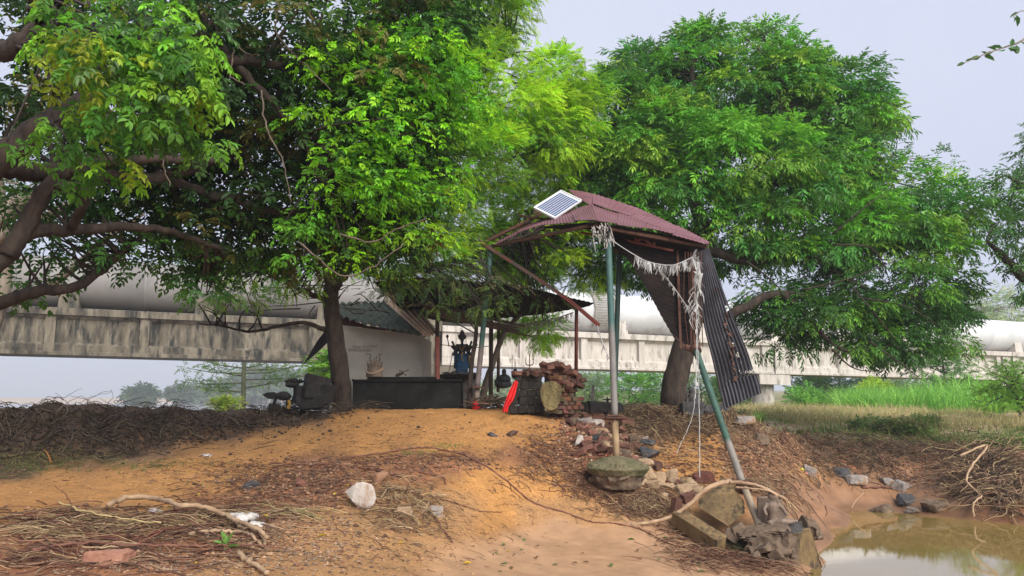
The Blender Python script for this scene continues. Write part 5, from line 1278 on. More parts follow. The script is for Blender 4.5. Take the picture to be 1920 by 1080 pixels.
b = MB(); b.tube(curve_pts([(541,750,dd-.1),(543,758,dd-.1),(540,766,dd-.1)],8), .03, 6); b.build('yellow_scrap', mat('ochre_scrap',(.32,.19,.04)), hp)

# ---- small statue on the right berm ---------------------------------------------------------------------------------
c = P(1298,775,15.8); graym = mat('grey_idol_stone', (.025,.025,.026), (.075,.07,.07), scale=8, rough=.9, bump=.5)
b = MB(); b.box(c+[0,0,.07], (.42,.28,.26), jit=.03); b.tube([c+[.02,0,.18],c+[.02,0,.3],c+[0,0,.4]],[.12,.11,.07],12); b.ell(c+[0,0,.46],(.075,.08,.085)); b.ell(c+[.08,-.05,.3],(.04,.05,.12)); b.tube([c+[-.1,0,.3],c+[-.13,-.08,.2],c+[-.03,-.14,.15]],.035,8); b.tube([c+[.1,-.02,.36],c+[.15,-.05,.15]],.04,8)
b.tube(smoothline([c+[-.06,0,.2],c+[-.12,-.08,.24],c+[-.12,-.12,.38],c+[-.07,-.08,.47]],10),.018,6)
tag(b.build('hooded_idol', graym, remesh=.014, smooth=True), 'small hooded grey stone idol standing on the bank right of the leaning trunk', 'statue')
c = P(1120,770,15.2)
for (u, v, sx, sz, lb) in [(1088,764,.4,.2,'flat black stone block left of the centre post on the bank'),(1122,765,.5,.24,'long black broken block behind the centre post'),(1150,763,.35,.22,'rounded black lump right behind the centre post')]:
    b = MB(); b.box(P(u,v,15.2), (sx,.35,sz), rotz(RNG.uniform(-.3,.3)), jit=.04, taper=.9); tag(b.build('black_stone', charm, bevel=.04), lb, 'stone')
b = MB(); c = P(1139,752,15.1); b.tube([c-[0,0,.12],c+[0,0,.03]],[.03,.02],6); b.ell(c+[0,0,.03],(.10,.08,.015)); b.tube([c+[0,0,.03],c+[0,0,.08]],[.02,.012],6); tag(b.build('oil_lamp', charm), 'small dark oil lamp standing on the black stones behind the centre post', 'lamp')
# ================================================================== STONES, SLABS AND BRANCHES
stone_g = mat('grey_stone', (.17,.15,.14), (.33,.30,.28), scale=4, rough=.9, bump=.6, bscale=16, c3=(.24,.145,.08), s3=5, t3=(.46,.60))
stone_w = mat('pale_quartz_stone', (.34,.29,.25), (.56,.51,.47), scale=5, rough=.85, bump=.5, bscale=16, c3=(.26,.15,.085), s3=2.4, t3=(.54,.68), stretch=(1.6,1.6,.35))
stone_d = mat('dark_slate', (.03,.03,.034), (.075,.07,.075), scale=4, rough=.8, bump=.5, bscale=20, c3=(.16,.10,.065), s3=4, t3=(.58,.68))
stone_t = mat('tan_rubble', (.25,.165,.10), (.40,.285,.18), scale=4, rough=.95, bump=.8, bscale=14, c3=(.17,.10,.06), s3=4, t3=(.55,.66))
stone_b = mat('brown_brick', (.20,.10,.055), (.30,.165,.10), scale=4, rough=.95, bump=.5, bscale=14)
mudc = mat('muddy_concrete', (.085,.057,.038), (.19,.132,.09), scale=3.5, rough=.9, bump=.9, bscale=12, c3=(.06,.042,.03), s3=5, t3=(.53,.66))
mossc = mat('mossy_concrete', (.085,.072,.038), (.17,.145,.08), scale=5, rough=.95, bump=1, bscale=18, c3=(.06,.065,.025), s3=4, t3=(.5,.64))
slabm = mat('ochre_stained_slab', (.10,.062,.028), (.235,.155,.068), scale=3.2, rough=.85, bump=.8, bscale=14, c3=(.045,.032,.02), s3=5.5, t3=(.48,.62), stretch=(1.3,1.3,.5))
def rock(name, u, v, w, hh, m, label, cat='stone', depth=.8, ang=.5, sink=.32, n=16, bev=.01, dz=0, group=None, blocky=.5):
    p = g(u, v); s_ = p[1] / F; W = w * s_ / 2; Hh = hh * s_ / 2
    A = rotz(RNG.uniform(0, 6)); pts_ = []
    for _ in range(n):
        q = RNG.normal(size=3); q /= np.linalg.norm(q); q = np.sign(q) * np.abs(q) ** blocky; q /= max(1, np.abs(q).max()); pts_.append(q)
    pts_ = np.array(pts_) @ (rotx(RNG.normal(0, ang * .4)) @ A).T; pts_ = pts_ / np.abs(pts_).max(0)
    pts_ = pts_ * [W, W * depth, Hh] + p + [0, W * depth * .3, Hh * (1 - sink * 2) + dz]
    b = MB(); b.hull(pts_)
    if w > 26: return tag(b.build(name, m, remesh=max(.011, W / 13), disp=W * .14), label, cat, group)
    return tag(b.build(name, m, bevel=bev), label, cat, group)
R_ = rock
b = MB(); p = g(680, 957); s_ = p[1] / F    # the white boulder, its outline as in the photo
ol = [(646,922),(668,905),(680,903),(697,908),(702,917),(706,935),(700,948),(690,958),(672,953),(660,940)]
oc = P(681, 930, p[1] + .05)
b.hull([P(u, v, p[1] - .02 + RNG.uniform(-.03, .05)) for u, v in ol] + [oc + (P(u, v, p[1]) - oc) * .72 + np.array([0, .20, 0]) for u, v in ol] + [oc + [-.03, -.10, .03], oc + [.05, -.08, -.05], oc + [-.02, -.07, -.10]])
bo = b.build('white_boulder', stone_w, remesh=.010, disp=.008); tag(bo, 'pale whitish angular boulder in the middle of the eroded slope', 'boulder')
R_('brown_stone', 714, 905, 38, 28, stone_b, 'blunt brown brick like stone right above the white boulder')
R_('grey_stone', 818, 972, 30, 28, stone_g, 'small grey cube shaped stone on the slope right of the white boulder')
R_('tan_stone', 758, 970, 34, 30, stone_t, 'tan stone half buried between the boulder and the grey cube stone', sink=.4)
R_('tan_stone', 792, 962, 24, 20, stone_t, 'small tan stone beside the grey cube stone', sink=.4)
R_('dark_stone', 465, 918, 42, 22, stone_d, 'dark rounded stone in the debris left of the red soil')
R_('brown_stone', 555, 915, 36, 24, mat('red_brown_brick',(.13,.05,.035),(.20,.085,.06),scale=5,rough=.95,bump=.6), 'red brown brick chunk in the debris left of the white boulder')
R_('red_stone', 200, 1058, 95, 38, mat('pinkish_rock',(.25,.11,.07),(.38,.19,.13),scale=4,rough=.9,bump=.6), 'broad pinkish flat rock at the bottom left', sink=.35, depth=.6)
R_('dark_stone', 925, 818, 26, 12, stone_d, 'flat dark stone at the crest of the sand'); R_('dark_stone', 960, 819, 30, 14, mat('sooty_brick',(.06,.035,.03),(.12,.07,.05),rough=.9,bump=.5), 'flat sooty brick beside the flat dark stone on the sand crest')
R_('pale_stone', 1084, 836, 24, 28, stone_w, 'small pale rough stone at the left foot of the rubble')
R_('dark_stone', 1218, 862, 40, 26, stone_d, 'flat dark slate block right of the mossy footing', sink=.1); R_('slate_slab', 1215, 848, 36, 12, stone_d, 'thin dark slate lying on the flat slate block', sink=0, dz=.1)
R_('grey_stone', 1135, 770, 34, 26, stone_g, 'grey broken stone slab near the flange of the centre post', dz=.0)
R_('grey_block', 1519, 892, 30, 28, stone_g, 'square grey stone block on the right slope above the pool', blocky=.3)
R_('dark_stone', 1577, 893, 36, 22, stone_d, 'sharp dark rock left in the row above the pool')
R_('grey_stone', 1607, 908, 42, 24, stone_g, 'rounded grey rock right of the sharp dark rock above the pool')
R_('grey_stone', 1668, 910, 30, 18, stone_g, 'small grey rock in the middle of the mud ledge')
R_('grey_stone', 1692, 918, 44, 26, stone_g, 'tall pointed grey rock leaning on the mud ledge by the pool', n=12)
R_('dark_stone', 1706, 944, 46, 26, stone_d, 'dark wedge shaped rock just above the pool edge')
R_('wet_stone', 1718, 962, 34, 14, stone_g, 'flat pinkish wet rock at the water line'); R_('wet_stone', 1752, 958, 60, 30, mudc, 'broad low muddy rock at the right of the pool edge rocks', sink=.3)
R_('wet_stone', 1655, 962, 60, 26, mudc, 'low muddy outcrop at the left of the pool edge rocks', sink=.4)
R_('carved_stone', 1425, 832, 36, 26, mudc, 'square carved stone fragment on the right slope'); R_('grey_stone', 1398, 796, 40, 22, stone_g, 'grey flat stone on the bank top under the hanging sheet', sink=.3)
R_('dark_stone', 1272, 772, 24, 16, stone_d, 'small dark stone beside the leaning trunk foot'); R_('dark_stone', 1335, 778, 34, 22, stone_d, 'dark lump between the idol and the green pipe'); R_('dark_stone', 1358, 772, 26, 22, stone_d, 'dark stone at the tip of the hanging sheet')
R_('brown_block', 513, 775, 26, 26, mat('brown_block',(.07,.045,.035),(.12,.08,.06),rough=.95,bump=.6), 'squared brown stone set in the dark bank left of the trunk', blocky=.3)
R_('brown_block', 622, 760, 22, 20, stone_b, 'brown stone block touching the trunk foot on its left')
# rubble cascade under the brick shrine: bricks and stones
RB = [(1052,768,1),(1068,776,1.1),(1082,778,.8),(1090,770,1.3),(1060,786,.9),(1075,790,.6),(1092,788,.8),(1104,792,1.1),(1070,800,.5),(1088,802,.9),(1106,806,.7),(1118,798,.8),(1098,815,.9),(1112,820,1.2),(1128,812,1),(1104,832,1.7),(1116,842,1.8),(1092,842,.9),(1130,838,.8),(1125,828,.5),(1140,822,1.2),(1100,850,1.4),(1146,806,.7),(1168,812,1.5),(1176,830,.8),(1188,842,.9),(1178,850,.7),(1062,765,1.3),(1078,768,.7),(1050,780,.7),(1112,780,.7),(1122,786,1.0),(1086,858,1.1),(1132,850,.9),(1196,850,.8),(1168,842,1.2)]
RB += [(RNG.normal(1108 + (k % 3) * 22, 16), RNG.normal(800 + (k % 5) * 13, 7), RNG.uniform(.4, 1.5)) for k in range(26)]
RB += [(1275,920,.8),(1300,938,.7),(1212,890,1.0),(1186,868,1.2),(1228,880,.6)]
for (u, v, t_) in RB:
    p = g(u, v); b = MB(); b.box(p + [0, 0, .05], (RNG.uniform(.12,.24), RNG.uniform(.10,.14), RNG.uniform(.06,.10)), rotr(), jit=.015, col=np.array([[1,1,1.]])*t_*np.ones((8,1)))
    tag(b.build('broken_brick', brickm, bevel=.008), ('bright orange red' if t_ > 1.15 else 'dull red' if t_ > .85 else 'dark sooty') + ' broken brick ' + ('at the top of' if v < 785 else 'in the middle of' if v < 820 else 'at the foot of') + ' the spill below the brick shrine', 'brick', 'broken bricks spilling down from the brick shrine')
for (u, v, w, hh, m) in [(1078,797,34,20,mudc),(1100,800,38,26,stone_g),(1120,805,28,30,stone_w),(1128,818,30,20,stone_t),(1145,830,26,26,stone_t),(1110,812,24,18,mudc),(1134,846,22,26,stone_t),(1190,832,32,22,mudc),(1168,855,34,18,mudc),(1210,878,34,26,stone_t),(1206,832,24,16,stone_g),(1122,832,22,24,stone_d)]:
    R_('rubble_stone', u, v, w, hh, m, 'rough stone chunk among the broken bricks under the centre post', group='stone chunks among the broken bricks')
for (u, v, w, hh) in [(1215,900,40,30),(1235,905,30,26),(1255,898,38,24),(1222,920,40,26),(1250,920,34,20),(1280,930,44,30),(1262,912,24,18),(1200,915,30,20),(1295,915,34,26),(1240,935,30,18),(1310,930,34,20),(1285,908,22,14)]:
    R_('tan_rubble', u, v, w, hh, stone_t, 'crumbling tan lump on the slope right of the mossy footing', group='crumbling tan lumps right of the mossy footing', sink=.3)
R_('red_slab', 1318, 905, 48, 26, mat('dark_red_slab',(.09,.03,.022),(.15,.055,.04),rough=.9,bump=.6), 'dark red stone slab above the tilted concrete slabs', sink=.3)
def chunk(mb, c, s):
    q = RNG.normal(size=(10, 3)); q /= np.abs(q).max(1)[:, None]
    mb.hull((q * s) @ rotr().T + c)
# round concrete footing of the centre post
c = P(1158, 876, 11.55)
ft = thing('concrete_footing', c - [0,0,.2], 'round mossy concrete footing torn out under the centre post', 'footing')
b = MB(); b.tube([c+[0,0,-.10],c+[0,0,.0],c+[0,0,.07],c+[0,0,.13],c+[0,0,.16]], [.40,.47,.38,.22,.05], 26)
for k in range(30): a = RNG.uniform(0, 6.28); q = RNG.uniform(.1, .44); b.ell(c+[q*math.cos(a), q*math.sin(a), .10-.26*q**1.6], RNG.uniform(.02,.055,3), nu=8, nv=6)
b.build('mossy_cap', mossc, ft, remesh=.014, disp=.02)
b = MB()
for k in range(26): a = RNG.uniform(0, 6.28); chunk(b, c+[.32*math.cos(a), .28*math.sin(a), -.14+RNG.uniform(-.08,.05)], RNG.uniform(.05,.13,3))
b.tube([c+[0,0,-.3],c+[0,0,-.05]],[.3,.38],16); b.build('rubble_core', mudc, ft, remesh=.022, disp=.03)
# tilted slabs near the pool
def slab(name, poly, dv, m, label, bev=.012):
    b = MB(); b.prism(PL(poly), np.array(dv)); return tag(b.build(name, m, bevel=bev), label, 'slab')
slab('concrete_slab', [(1311,949,11.0),(1346,917,11.3),(1371,911,11.3),(1395,950,11.0),(1396,962,10.9),(1366,987,10.7)], (.03,.13,.05), slabm, 'upper tilted stained concrete slab under the bent branch')
b = MB(); b.beam(P(1268,968,10.75), P(1352,1022,10.2), .20, .20, up=(.1,-.5,1)); tag(b.build('concrete_beam', slabm, bevel=.012), 'lower ochre stained square concrete beam lying down the slope', 'beam')
slab('tilted_slab', [(1484,1004,10.5),(1520,998,10.5),(1540,1062,10.45),(1534,1085,10.4),(1488,1082,10.4)], (.05,.16,.02), slabm, 'ochre slab standing upright in the water at the pool corner')
for k, (u, v, sx, sz, lb) in enumerate([(1268,948,.10,.20,'upright brick stub left of the bent branch'),(1288,934,.14,.13,'brick end poking out beside the upright brick stub')]):
    b = MB(); b.box(P(u,v,10.9), (sx,.12,sz), rotz(.3)@roty(.2*(1-2*k)), jit=.01, col=np.ones((8,3))*.8); tag(b.build('brick_stub', brickm, bevel=.008), lb, 'brick')
# masonry lump, plate and seated relief
ms = thing('masonry_lump', P(1455,1070,10.1), 'rough broken masonry lump of mud and stones at the pool edge', 'masonry')
b = MB()
for k in range(46):
    chunk(b, P(RNG.uniform(1405,1485), RNG.uniform(1012,1078), 10.25+RNG.uniform(-.1,.15)), RNG.uniform(.06,.15,3))
b.box(P(1450,1040,10.4), (.55,.35,.5), jit=.03); b.build('rubble_core', mudc, ms, remesh=.011, disp=.012)
b = MB()
for (u, v) in [(1432,1030),(1455,1042),(1472,1035),(1440,1058),(1465,1062),(1418,1045)]: b.box(P(u,v,10.08), (.16,.12,.10), rotr(), jit=.03)
b.build('set_stones', mudc, ms, bevel=.02)
b = MB()
for k in range(34): chunk(b, P(RNG.uniform(1475,1530), RNG.uniform(980,1004), 11.0+RNG.uniform(-.15,.15)), RNG.uniform(.05,.12,3))
tag(b.build('masonry_crust', mudc, remesh=.011, disp=.012), 'crumbled masonry crust right of the seated relief at the pool', 'masonry')
b = MB(); b.prism(PL([(1386,1010,10.2),(1400,998,10.3),(1440,992,10.3),(1484,990,10.2),(1484,1002,10.1),(1440,1012,10.0),(1400,1018,10.05)]), np.array([.03,.30,.05])); tag(b.build('stone_plate', mudc, remesh=.016, disp=.03), 'rugged flat stone plate lying on top of the masonry lump', 'slab')
for (u, v, lb) in [(1382,992,'dark hollow brick at the end of the leaning pipe'),(1398,1003,'muddy brick under the foot of the leaning pipe'),(1372,1004,'dark brick between the beam and the stone plate')]:
    b = MB(); b.box(P(u,v,10.5), (.2,.14,.12), rotr(), jit=.02); tag(b.build('muddy_brick', mudc, bevel=.012), lb, 'brick')
# seated relief figure
c = P(1452,984,10.55); s_ = .92
rl = thing('seated_relief', c, 'muddy stone relief of a seated figure fallen at the pool edge', 'statue')
idm = mat('mud_covered_idol', (.11,.075,.055), (.20,.145,.11), scale=8, rough=.6, bump=.3)
b = MB(); b.box(c+[.02,.20,.17], (.40,.06,.36), roty(-.08), jit=.015, taper=.8); b.build('back_slab', idm, rl, bevel=.03)
b = MB(); q_ = lambda x, y, z: c + np.array([x, y, z]) * s_
b.tube([q_(-.02,0,.06), q_(-.02,-.02,.16), q_(-.02,0,.27), q_(-.02,0,.33)], [.075,.06,.085,.05], 12)
b.ell(q_(-.04,-.02,.41), (.045,.045,.055)); b.tube([q_(-.04,0,.45), q_(-.05,0,.52)], [.035,.01], 8); b.ell(q_(-.04,-.06,.405), (.008,.01,.012))
b.tube([q_(-.09,0,.3), q_(-.15,-.03,.22), q_(-.13,-.07,.14)], [.032,.026,.02], 8); b.tube([q_(.06,0,.3), q_(.13,-.03,.22), q_(.17,-.06,.13)], [.034,.028,.022], 8)
b.tube([q_(-.04,-.02,.05), q_(.08,-.1,.06), q_(.26,-.06,.06)], [.05,.045,.03], 10); b.tube([q_(0,-.02,.04), q_(-.1,-.10,.04), q_(-.02,-.14,-.05)], [.055,.045,.03], 10)
b.ell(q_(.29,-.05,.06), (.035,.03,.02)); b.tube([q_(.1,.05,.35), q_(.16,.02,.45)], .02, 6)
b.build('figure', idm, rl, remesh=.009, smooth=True)
b = MB(); b.ell(P(1430,958,10.8), (.07,.08,.085)); b.box(P(1430,970,10.85), (.14,.1,.12), jit=.02); tag(b.build('worn_statue', idm, remesh=.012, disp=.01), 'small worn stone head beside the seated relief', 'statue')
b = MB(); b.box(P(1475,988,10.7), (.30,.25,.13), rotz(.2), jit=.03); tag(b.build('grey_slab', graym, bevel=.02), 'dark smooth stone block under the seated relief', 'slab')

# ---- branches that can be told apart -------------------------------------------------------------------------------------
def branch(name, pts_, r0, r1, m, label, n=40, lift=.03, follow=True, wob=.006, cat='branch', depths=None, subs=()):
    if depths is None: A = np.array([g(u, v) + [0, 0, lift] for u, v in pts_])
    else: A = np.array([P(u, v, d_) for (u, v), d_ in zip(pts_, depths)])
    L_ = smoothline(A, n)
    if depths is None and follow: L_[:, 2] = np.maximum(L_[:, 2], h(L_[:, 0], L_[:, 1]) + r0 * .3)
    L_ = L_ + RNG.normal(0, wob, L_.shape)
    b = MB(); b.tube(L_, np.linspace(r0, r1, n) * (1 + .12 * np.sin(np.arange(n) * 1.7)), 8)
    for (i, du, dv, rs) in subs:
        p = L_[int(i * n)]; q = P(*(np.array(proj(*p)) + [du, dv]), p[1]); b.tube(smoothline([p, (p + q) / 2 + [0, 0, .03], q], 8), np.linspace(rs, rs * .4, 8), 6)
    return tag(b.build(name, m, smooth=True), label, cat)
palebr = mat('stripped_branch', (.27,.17,.10), (.44,.30,.19), scale=7, rough=.85, bump=.4, bscale=20)
redroot = mat('red_root', (.11,.045,.03), (.20,.09,.06), scale=8, rough=.85, bump=.4)
branch('bent_branch', [(1178,984),(1215,980),(1255,970),(1290,948),(1320,920),(1346,907),(1370,903)], .020, .036, palebr, 'thick pale bent branch arching over the tilted slabs', depths=[10.8,10.75,10.7,10.65,10.65,10.7,10.75], wob=.002)
branch('bent_branch', [(1368,904),(1400,906),(1430,914),(1455,926),(1475,938),(1482,952)], .026, .012, palebr, 'pale branch running right from the arched one over the seated relief', depths=[10.72,10.6,10.5,10.5,10.55,10.6], wob=.002, subs=((.5,18,22,.01),(.75,8,26,.008)))
branch('bent_branch', [(1380,914),(1410,916),(1440,920),(1458,930)], .014, .010, palebr, 'thinner pale branch just under the one over the relief', depths=[10.62,10.5,10.45,10.5], wob=.002)
branch('long_root', [(870,855),(915,880),(960,915),(1000,948),(1060,965),(1110,985),(1150,985),(1200,995),(1250,1020),(1300,1035),(1350,1058)], .014, .008, redroot, 'long thin root snaking down the sand from the crest to the mud', n=90, lift=.01, wob=.003)
branch('long_root', [(640,862),(720,852),(790,842),(850,850),(875,858)], .012, .012, redroot, 'reddish root lying along the crest above the white boulder', n=50, lift=.02)
branch('long_root', [(505,872),(590,873),(660,878),(700,884),(745,897),(800,902)], .012, .007, redroot, 'brown root above the red soil left of the brown stone', n=50, lift=.02)
branch('long_root', [(740,880),(790,890),(830,900),(835,910)], .012, .007, redroot, 'short root just right of the brown stone', n=30, lift=.02)
branch('long_root', [(800,935),(860,950),(900,962),(945,962)], .008, .004, redroot, 'thin arched root on the bare slope right of the boulder', n=30, lift=.02)
branch('long_root', [(785,930),(800,950),(815,975),(832,1000),(850,1020)], .013, .007, redroot, 'dark root hanging down the slope past the grey cube stone', n=30, lift=.02)
branch('long_root', [(1265,1045),(1310,1050),(1330,1062),(1350,1082)], .008, .005, redroot, 'thin crooked root on the mud near the bottom', n=30, lift=.01)
branch('pale_limb', [(200,972),(240,958),(290,958),(335,972),(380,978),(415,990),(440,1005),(480,1020),(500,1038)], .028, .020, palebr, 'thick pale crooked branch lying across the debris at lower left', n=50, lift=.13, wob=.004, subs=((.5,-30,30,.014),(.7,30,18,.012)))
branch('pale_limb', [(440,990),(455,1005),(480,1000),(498,1034)], .018, .012, palebr, 'forked end of pale branch beside the plastic bag', n=24, lift=.06)
branch('pale_limb', [(355,1012),(400,1008),(440,1006),(470,1014),(495,1036)], .020, .014, palebr, 'second pale branch crossing under the thick one', n=30, lift=.04)
branch('pale_limb', [(445,1045),(470,1062),(500,1085)], .024, .018, palebr, 'pale branch stub running out of the bottom edge', n=20, lift=.03)
branch('long_root', [(60,1045),(150,1030),(250,1034),(330,1038),(400,1036),(470,1036),(540,1044)], .013, .006, redroot, 'straight dark red stick lying across the bottom left debris', n=40, lift=.05)
branch('straw_stalk', [(105,955),(160,975),(230,990),(300,998)], .008, .005, mat('straw',(.45,.33,.14),(.55,.42,.2)), 'yellow straw stalk across the lower left debris', n=24, lift=.08, cat='stalk')
branch('upright_twig', [(140,958),(125,930),(103,912)], .008, .004, redroot, 'thin twig standing up from the sand at far left', depths=[8.3,8.3,8.35], n=14, wob=.003, cat='twig')
branch('upright_twig', [(336,965),(330,955),(324,942)], .012, .008, redroot, 'short dark red peg sticking out of the lower left debris', depths=[8.2,8.2,8.2], n=8, wob=.001, cat='twig')
branch('upright_twig', [(96,868),(90,852),(82,842)], .012, .006, mat('orange_stick',(.35,.14,.04)), 'orange stick leaning in the dark bank at far left', depths=[10.9,10.9,10.95], n=8, wob=.001, cat='twig')
branch('standing_stick', [(505,1062),(506,1045),(505,1036)], .012, .012, redroot, 'short upright stick at the end of the dark red stick', depths=[7.3,7.3,7.3], n=6, wob=.001, cat='twig')
branch('bank_root', [(1800,855),(1850,835),(1825,870),(1812,900),(1830,920),(1840,930),(1825,945),(1826,970)], .022, .016, palebr, 'thick crooked pale root hanging from the right bank into the pool', depths=[15.6,15.8,15.3,15.0,14.8,14.6,14.4,14.3], n=40, wob=.006)
branch('bank_root', [(1650,862),(1665,880),(1680,900),(1688,915)], .016, .01, redroot, 'dark branch leaning down the hollow of the right bank', lift=.05, n=20)
branch('bank_root', [(1655,860),(1690,892),(1720,905)], .014, .01, redroot, 'second dark branch fanning down the hollow of the right bank', lift=.05, n=20)
branch('bank_root', [(1700,905),(1730,895),(1770,892),(1800,890)], .014, .008, redroot, 'curved dark stick on the mud ledge', lift=.06, n=20)
branch('bank_root', [(1617,920),(1650,919),(1680,917)], .022, .018, redroot, 'reddish log end lying level beside the pointed grey rock', lift=.03, n=14)
branch('bank_root', [(1596,953),(1605,938),(1618,925),(1617,918)], .013, .008, palebr, 'pale stick rising from the water at the left rocks', depths=[15.2,15.3,15.4,15.5], n=16, wob=.002)
branch('bank_root', [(1530,870),(1560,846),(1604,848)], .010, .006, redroot, 'arched twig on the right slope above the grey block', lift=.05, n=16)

# ---- plastic bags, fallen leaves, fruit ---------------------------------------------------------------------------------
plas = mat('clear_white_plastic', (.42,.38,.35), (.66,.62,.60), scale=6, rough=.35, bump=.6, bscale=12, trans=.2)
for (u, v, w, hh, lb) in [(462,975,.13,.07,'crumpled white plastic bag at the end of the pale branch'),(478,990,.09,.06,'smaller torn plastic scrap under the crumpled bag'),(288,962,.06,.035,'small greyish plastic scrap on the left sand'),(383,857,.10,.02,'thin whitish plastic strip on the sand path')]:
    p = g(u, v); b = MB()
    for k in range(9): b.ell(p + RNG.normal(0, 1, 3) * [w * .45, w * .4, 0] + [0, 0, hh * .4], RNG.uniform(.3, .6, 3) * [w, w, hh], R=rotr(), nu=8, nv=6)
    tag(b.build('plastic_bag', plas, remesh=.012, disp=.03), lb, 'plastic bag')
for (u, v, r, m, lb) in [(1504,884,.045,mat('yellow_fruit',(.42,.36,.06)),'small yellow round lid in the roots on the right slope'),(1512,893,.035,mat('pink_scrap',(.6,.22,.18)),'tiny pink plastic scrap below the yellow lid')]:
    p = g(u, v); b = MB(); b.ell(p + [0, 0, r * .7], (r, r, r * .7)); b.tube([p + [0, 0, r], p + [.01, -.01, r * 1.8]], [r*.25,r*.1], 6); tag(b.build('plastic_scrap', m, smooth=True), lb, 'litter')
# leafy sprig in the lower left
p = g(425, 1035); sg = thing('leafy_sprig', p, 'fresh green sprig with four broad leaves in the lower left debris', 'sprig')
b = MB(); b.tube([p, p + [-.05,0,.06], p + [-.02,-.02,.12]], .004, 5); b.build('stem', redroot, sg)
b = MB(); LT = leaf_tpl(.13, .055)
for (f_, dz) in [((-.4,-.1,1.0),.05),((.35,-.1,1.0),.05),((1,-.2,.25),.03),((.2,-.6,-.15),.02),((-.9,-.1,.4),.04)]:
    place_tpl(b, [LT], (p + [0,0,dz])[None], np.array([f_]), np.array([1.0]), np.array([[.13,.26,.05]]), roll=.5)
b.build('leaves', leaf_m, sg)
# fallen leaves, one by one
for (n_, col, lb, grp, reg) in [(16, (.09,.17,.05), 'small green leaf fallen on the smooth mud', 'green leaves fallen on the mud', (930,1330,1000,1078)), (9, (.15,.10,.05), 'brown curled leaf fallen on the smooth mud', 'brown leaves fallen on the mud', (930,1230,1020,1078)), (20, (.60,.42,.04), 'bright yellow leaf fallen on the sand slope', 'yellow leaves fallen on the sand', (100,1000,845,1060))]:
    for k in range(n_):
        p = g(RNG.uniform(reg[0], reg[1]), RNG.uniform(reg[2], reg[3])); b = MB(); a = RNG.uniform(0, 6.28)
        place_tpl(b, [leaf_tpl(.075, .042)], (p + [0,0,.015])[None], np.array([[math.cos(a), math.sin(a), RNG.uniform(-.05,.3)]]), np.array([RNG.uniform(.7,1.3)]), np.array([col]), roll=.5)
        tag(b.build('fallen_leaf', leaf_m), lb, 'leaf', grp)

# ================================================================== TANGLES OF ROOTS, STRAW AND GRASS
twig_m = mat('twig_litter', (.8,.8,.8), (1.15,1.15,1.15), scale=5, rough=.9, bump=0, attr=True, spec=.2)
def scatter_px(regs):
    U = []
    for (u, v, su, sv, n_) in regs: U.append(np.stack([RNG.normal(u, su, n_), RNG.normal(v, sv, n_)], 1))
    U = np.concatenate(U); U[:, 1] = np.maximum(U[:, 1], 757)
    out = [G(U[a:a + 1500, 0], U[a:a + 1500, 1]) for a in range(0, len(U), 1500)]
    return np.concatenate(out)
def tangle(name, label, regs, L0, L1, r0, r1, Hh, cols, K=9, cat='debris', straight=.8, ang=None, rise=0):
    S = scatter_px(regs); N_ = len(S)
    a = RNG.uniform(0, 2 * np.pi, N_) if ang is None else RNG.normal(ang[0], ang[1], N_) + np.pi * RNG.integers(0, 2, N_)
    L_ = RNG.uniform(L0, L1, N_); da = RNG.normal(0, straight, (N_, K)).cumsum(1) * .5
    st = L_[:, None] / (K - 1)
    A = a[:, None] + da
    X = S[:, 0, None] + np.concatenate([np.zeros((N_, 1)), (np.cos(A) * st)[:, 1:].cumsum(1)], 1) - L_[:, None] * .4 * np.cos(a)[:, None]
    Y = S[:, 1, None] + np.concatenate([np.zeros((N_, 1)), (np.sin(A) * st)[:, 1:].cumsum(1)], 1) - L_[:, None] * .4 * np.sin(a)[:, None]
    z0 = RNG.uniform(0, Hh, N_)[:, None]; arc = RNG.uniform(-.3, 1.0, N_)[:, None] * L_[:, None] * .11
    t = np.linspace(0, 1, K)[None]
    Z = h(X, Y) + .006 + z0 * RNG.uniform(.3, 1) + np.maximum(arc, 0) * np.sin(t * np.pi) + rise * t * L_[:, None] * RNG.uniform(-.2, 1, (N_, 1))
    R = RNG.uniform(r0, r1, N_)[:, None] * np.linspace(1.1, .45, K)[None]
    c = np.array(cols)[RNG.integers(0, len(cols), N_)] * RNG.uniform(.6, 1.35, (N_, 1))
    b = MB(); b.tubes(np.stack([X, Y, Z], -1), R, 3 if r1 < .012 else 5, c)
    return tag(b.build(name, twig_m, smooth=True), label, cat, kind='stuff')
BR = [(.13,.07,.045),(.20,.12,.075),(.09,.05,.035),(.26,.165,.10)]
DK = [(.05,.036,.026),(.08,.058,.042),(.13,.10,.07),(.06,.042,.03)]
RD = [(.15,.06,.04),(.10,.04,.03),(.20,.10,.06),(.07,.035,.028),(.28,.17,.10)]
ST = [(.36,.26,.14),(.28,.19,.11),(.20,.13,.07),(.42,.31,.18)]
tangle('bank_roots', 'dark matted roots and dead grass covering the eroded bank at far left', [(60,800,90,22,156),(220,795,90,22,156),(360,800,80,18,126),(480,785,50,14,90),(120,840,100,14,90),(560,775,35,10,66)], .12, .5, .004, .010, .12, DK)
tangle('bank_top_twigs', 'wiry bare twigs sticking up along the top of the left bank', [(150,768,150,3,60),(400,768,80,3,40),(540,765,40,4,40)], .2, .6, .004, .007, .03, DK + [(.16,.12,.09)], rise=.6)
tangle('bank_foot_grass', 'pale trampled grass stems at the foot of the left bank', [(60,860,60,10,156),(160,868,80,7,120),(30,890,40,8,48),(300,872,80,5,60)], .12, .45, .002, .004, .05, [(.20,.17,.06),(.13,.13,.05),(.30,.24,.11),(.08,.09,.03)], cat='grass')
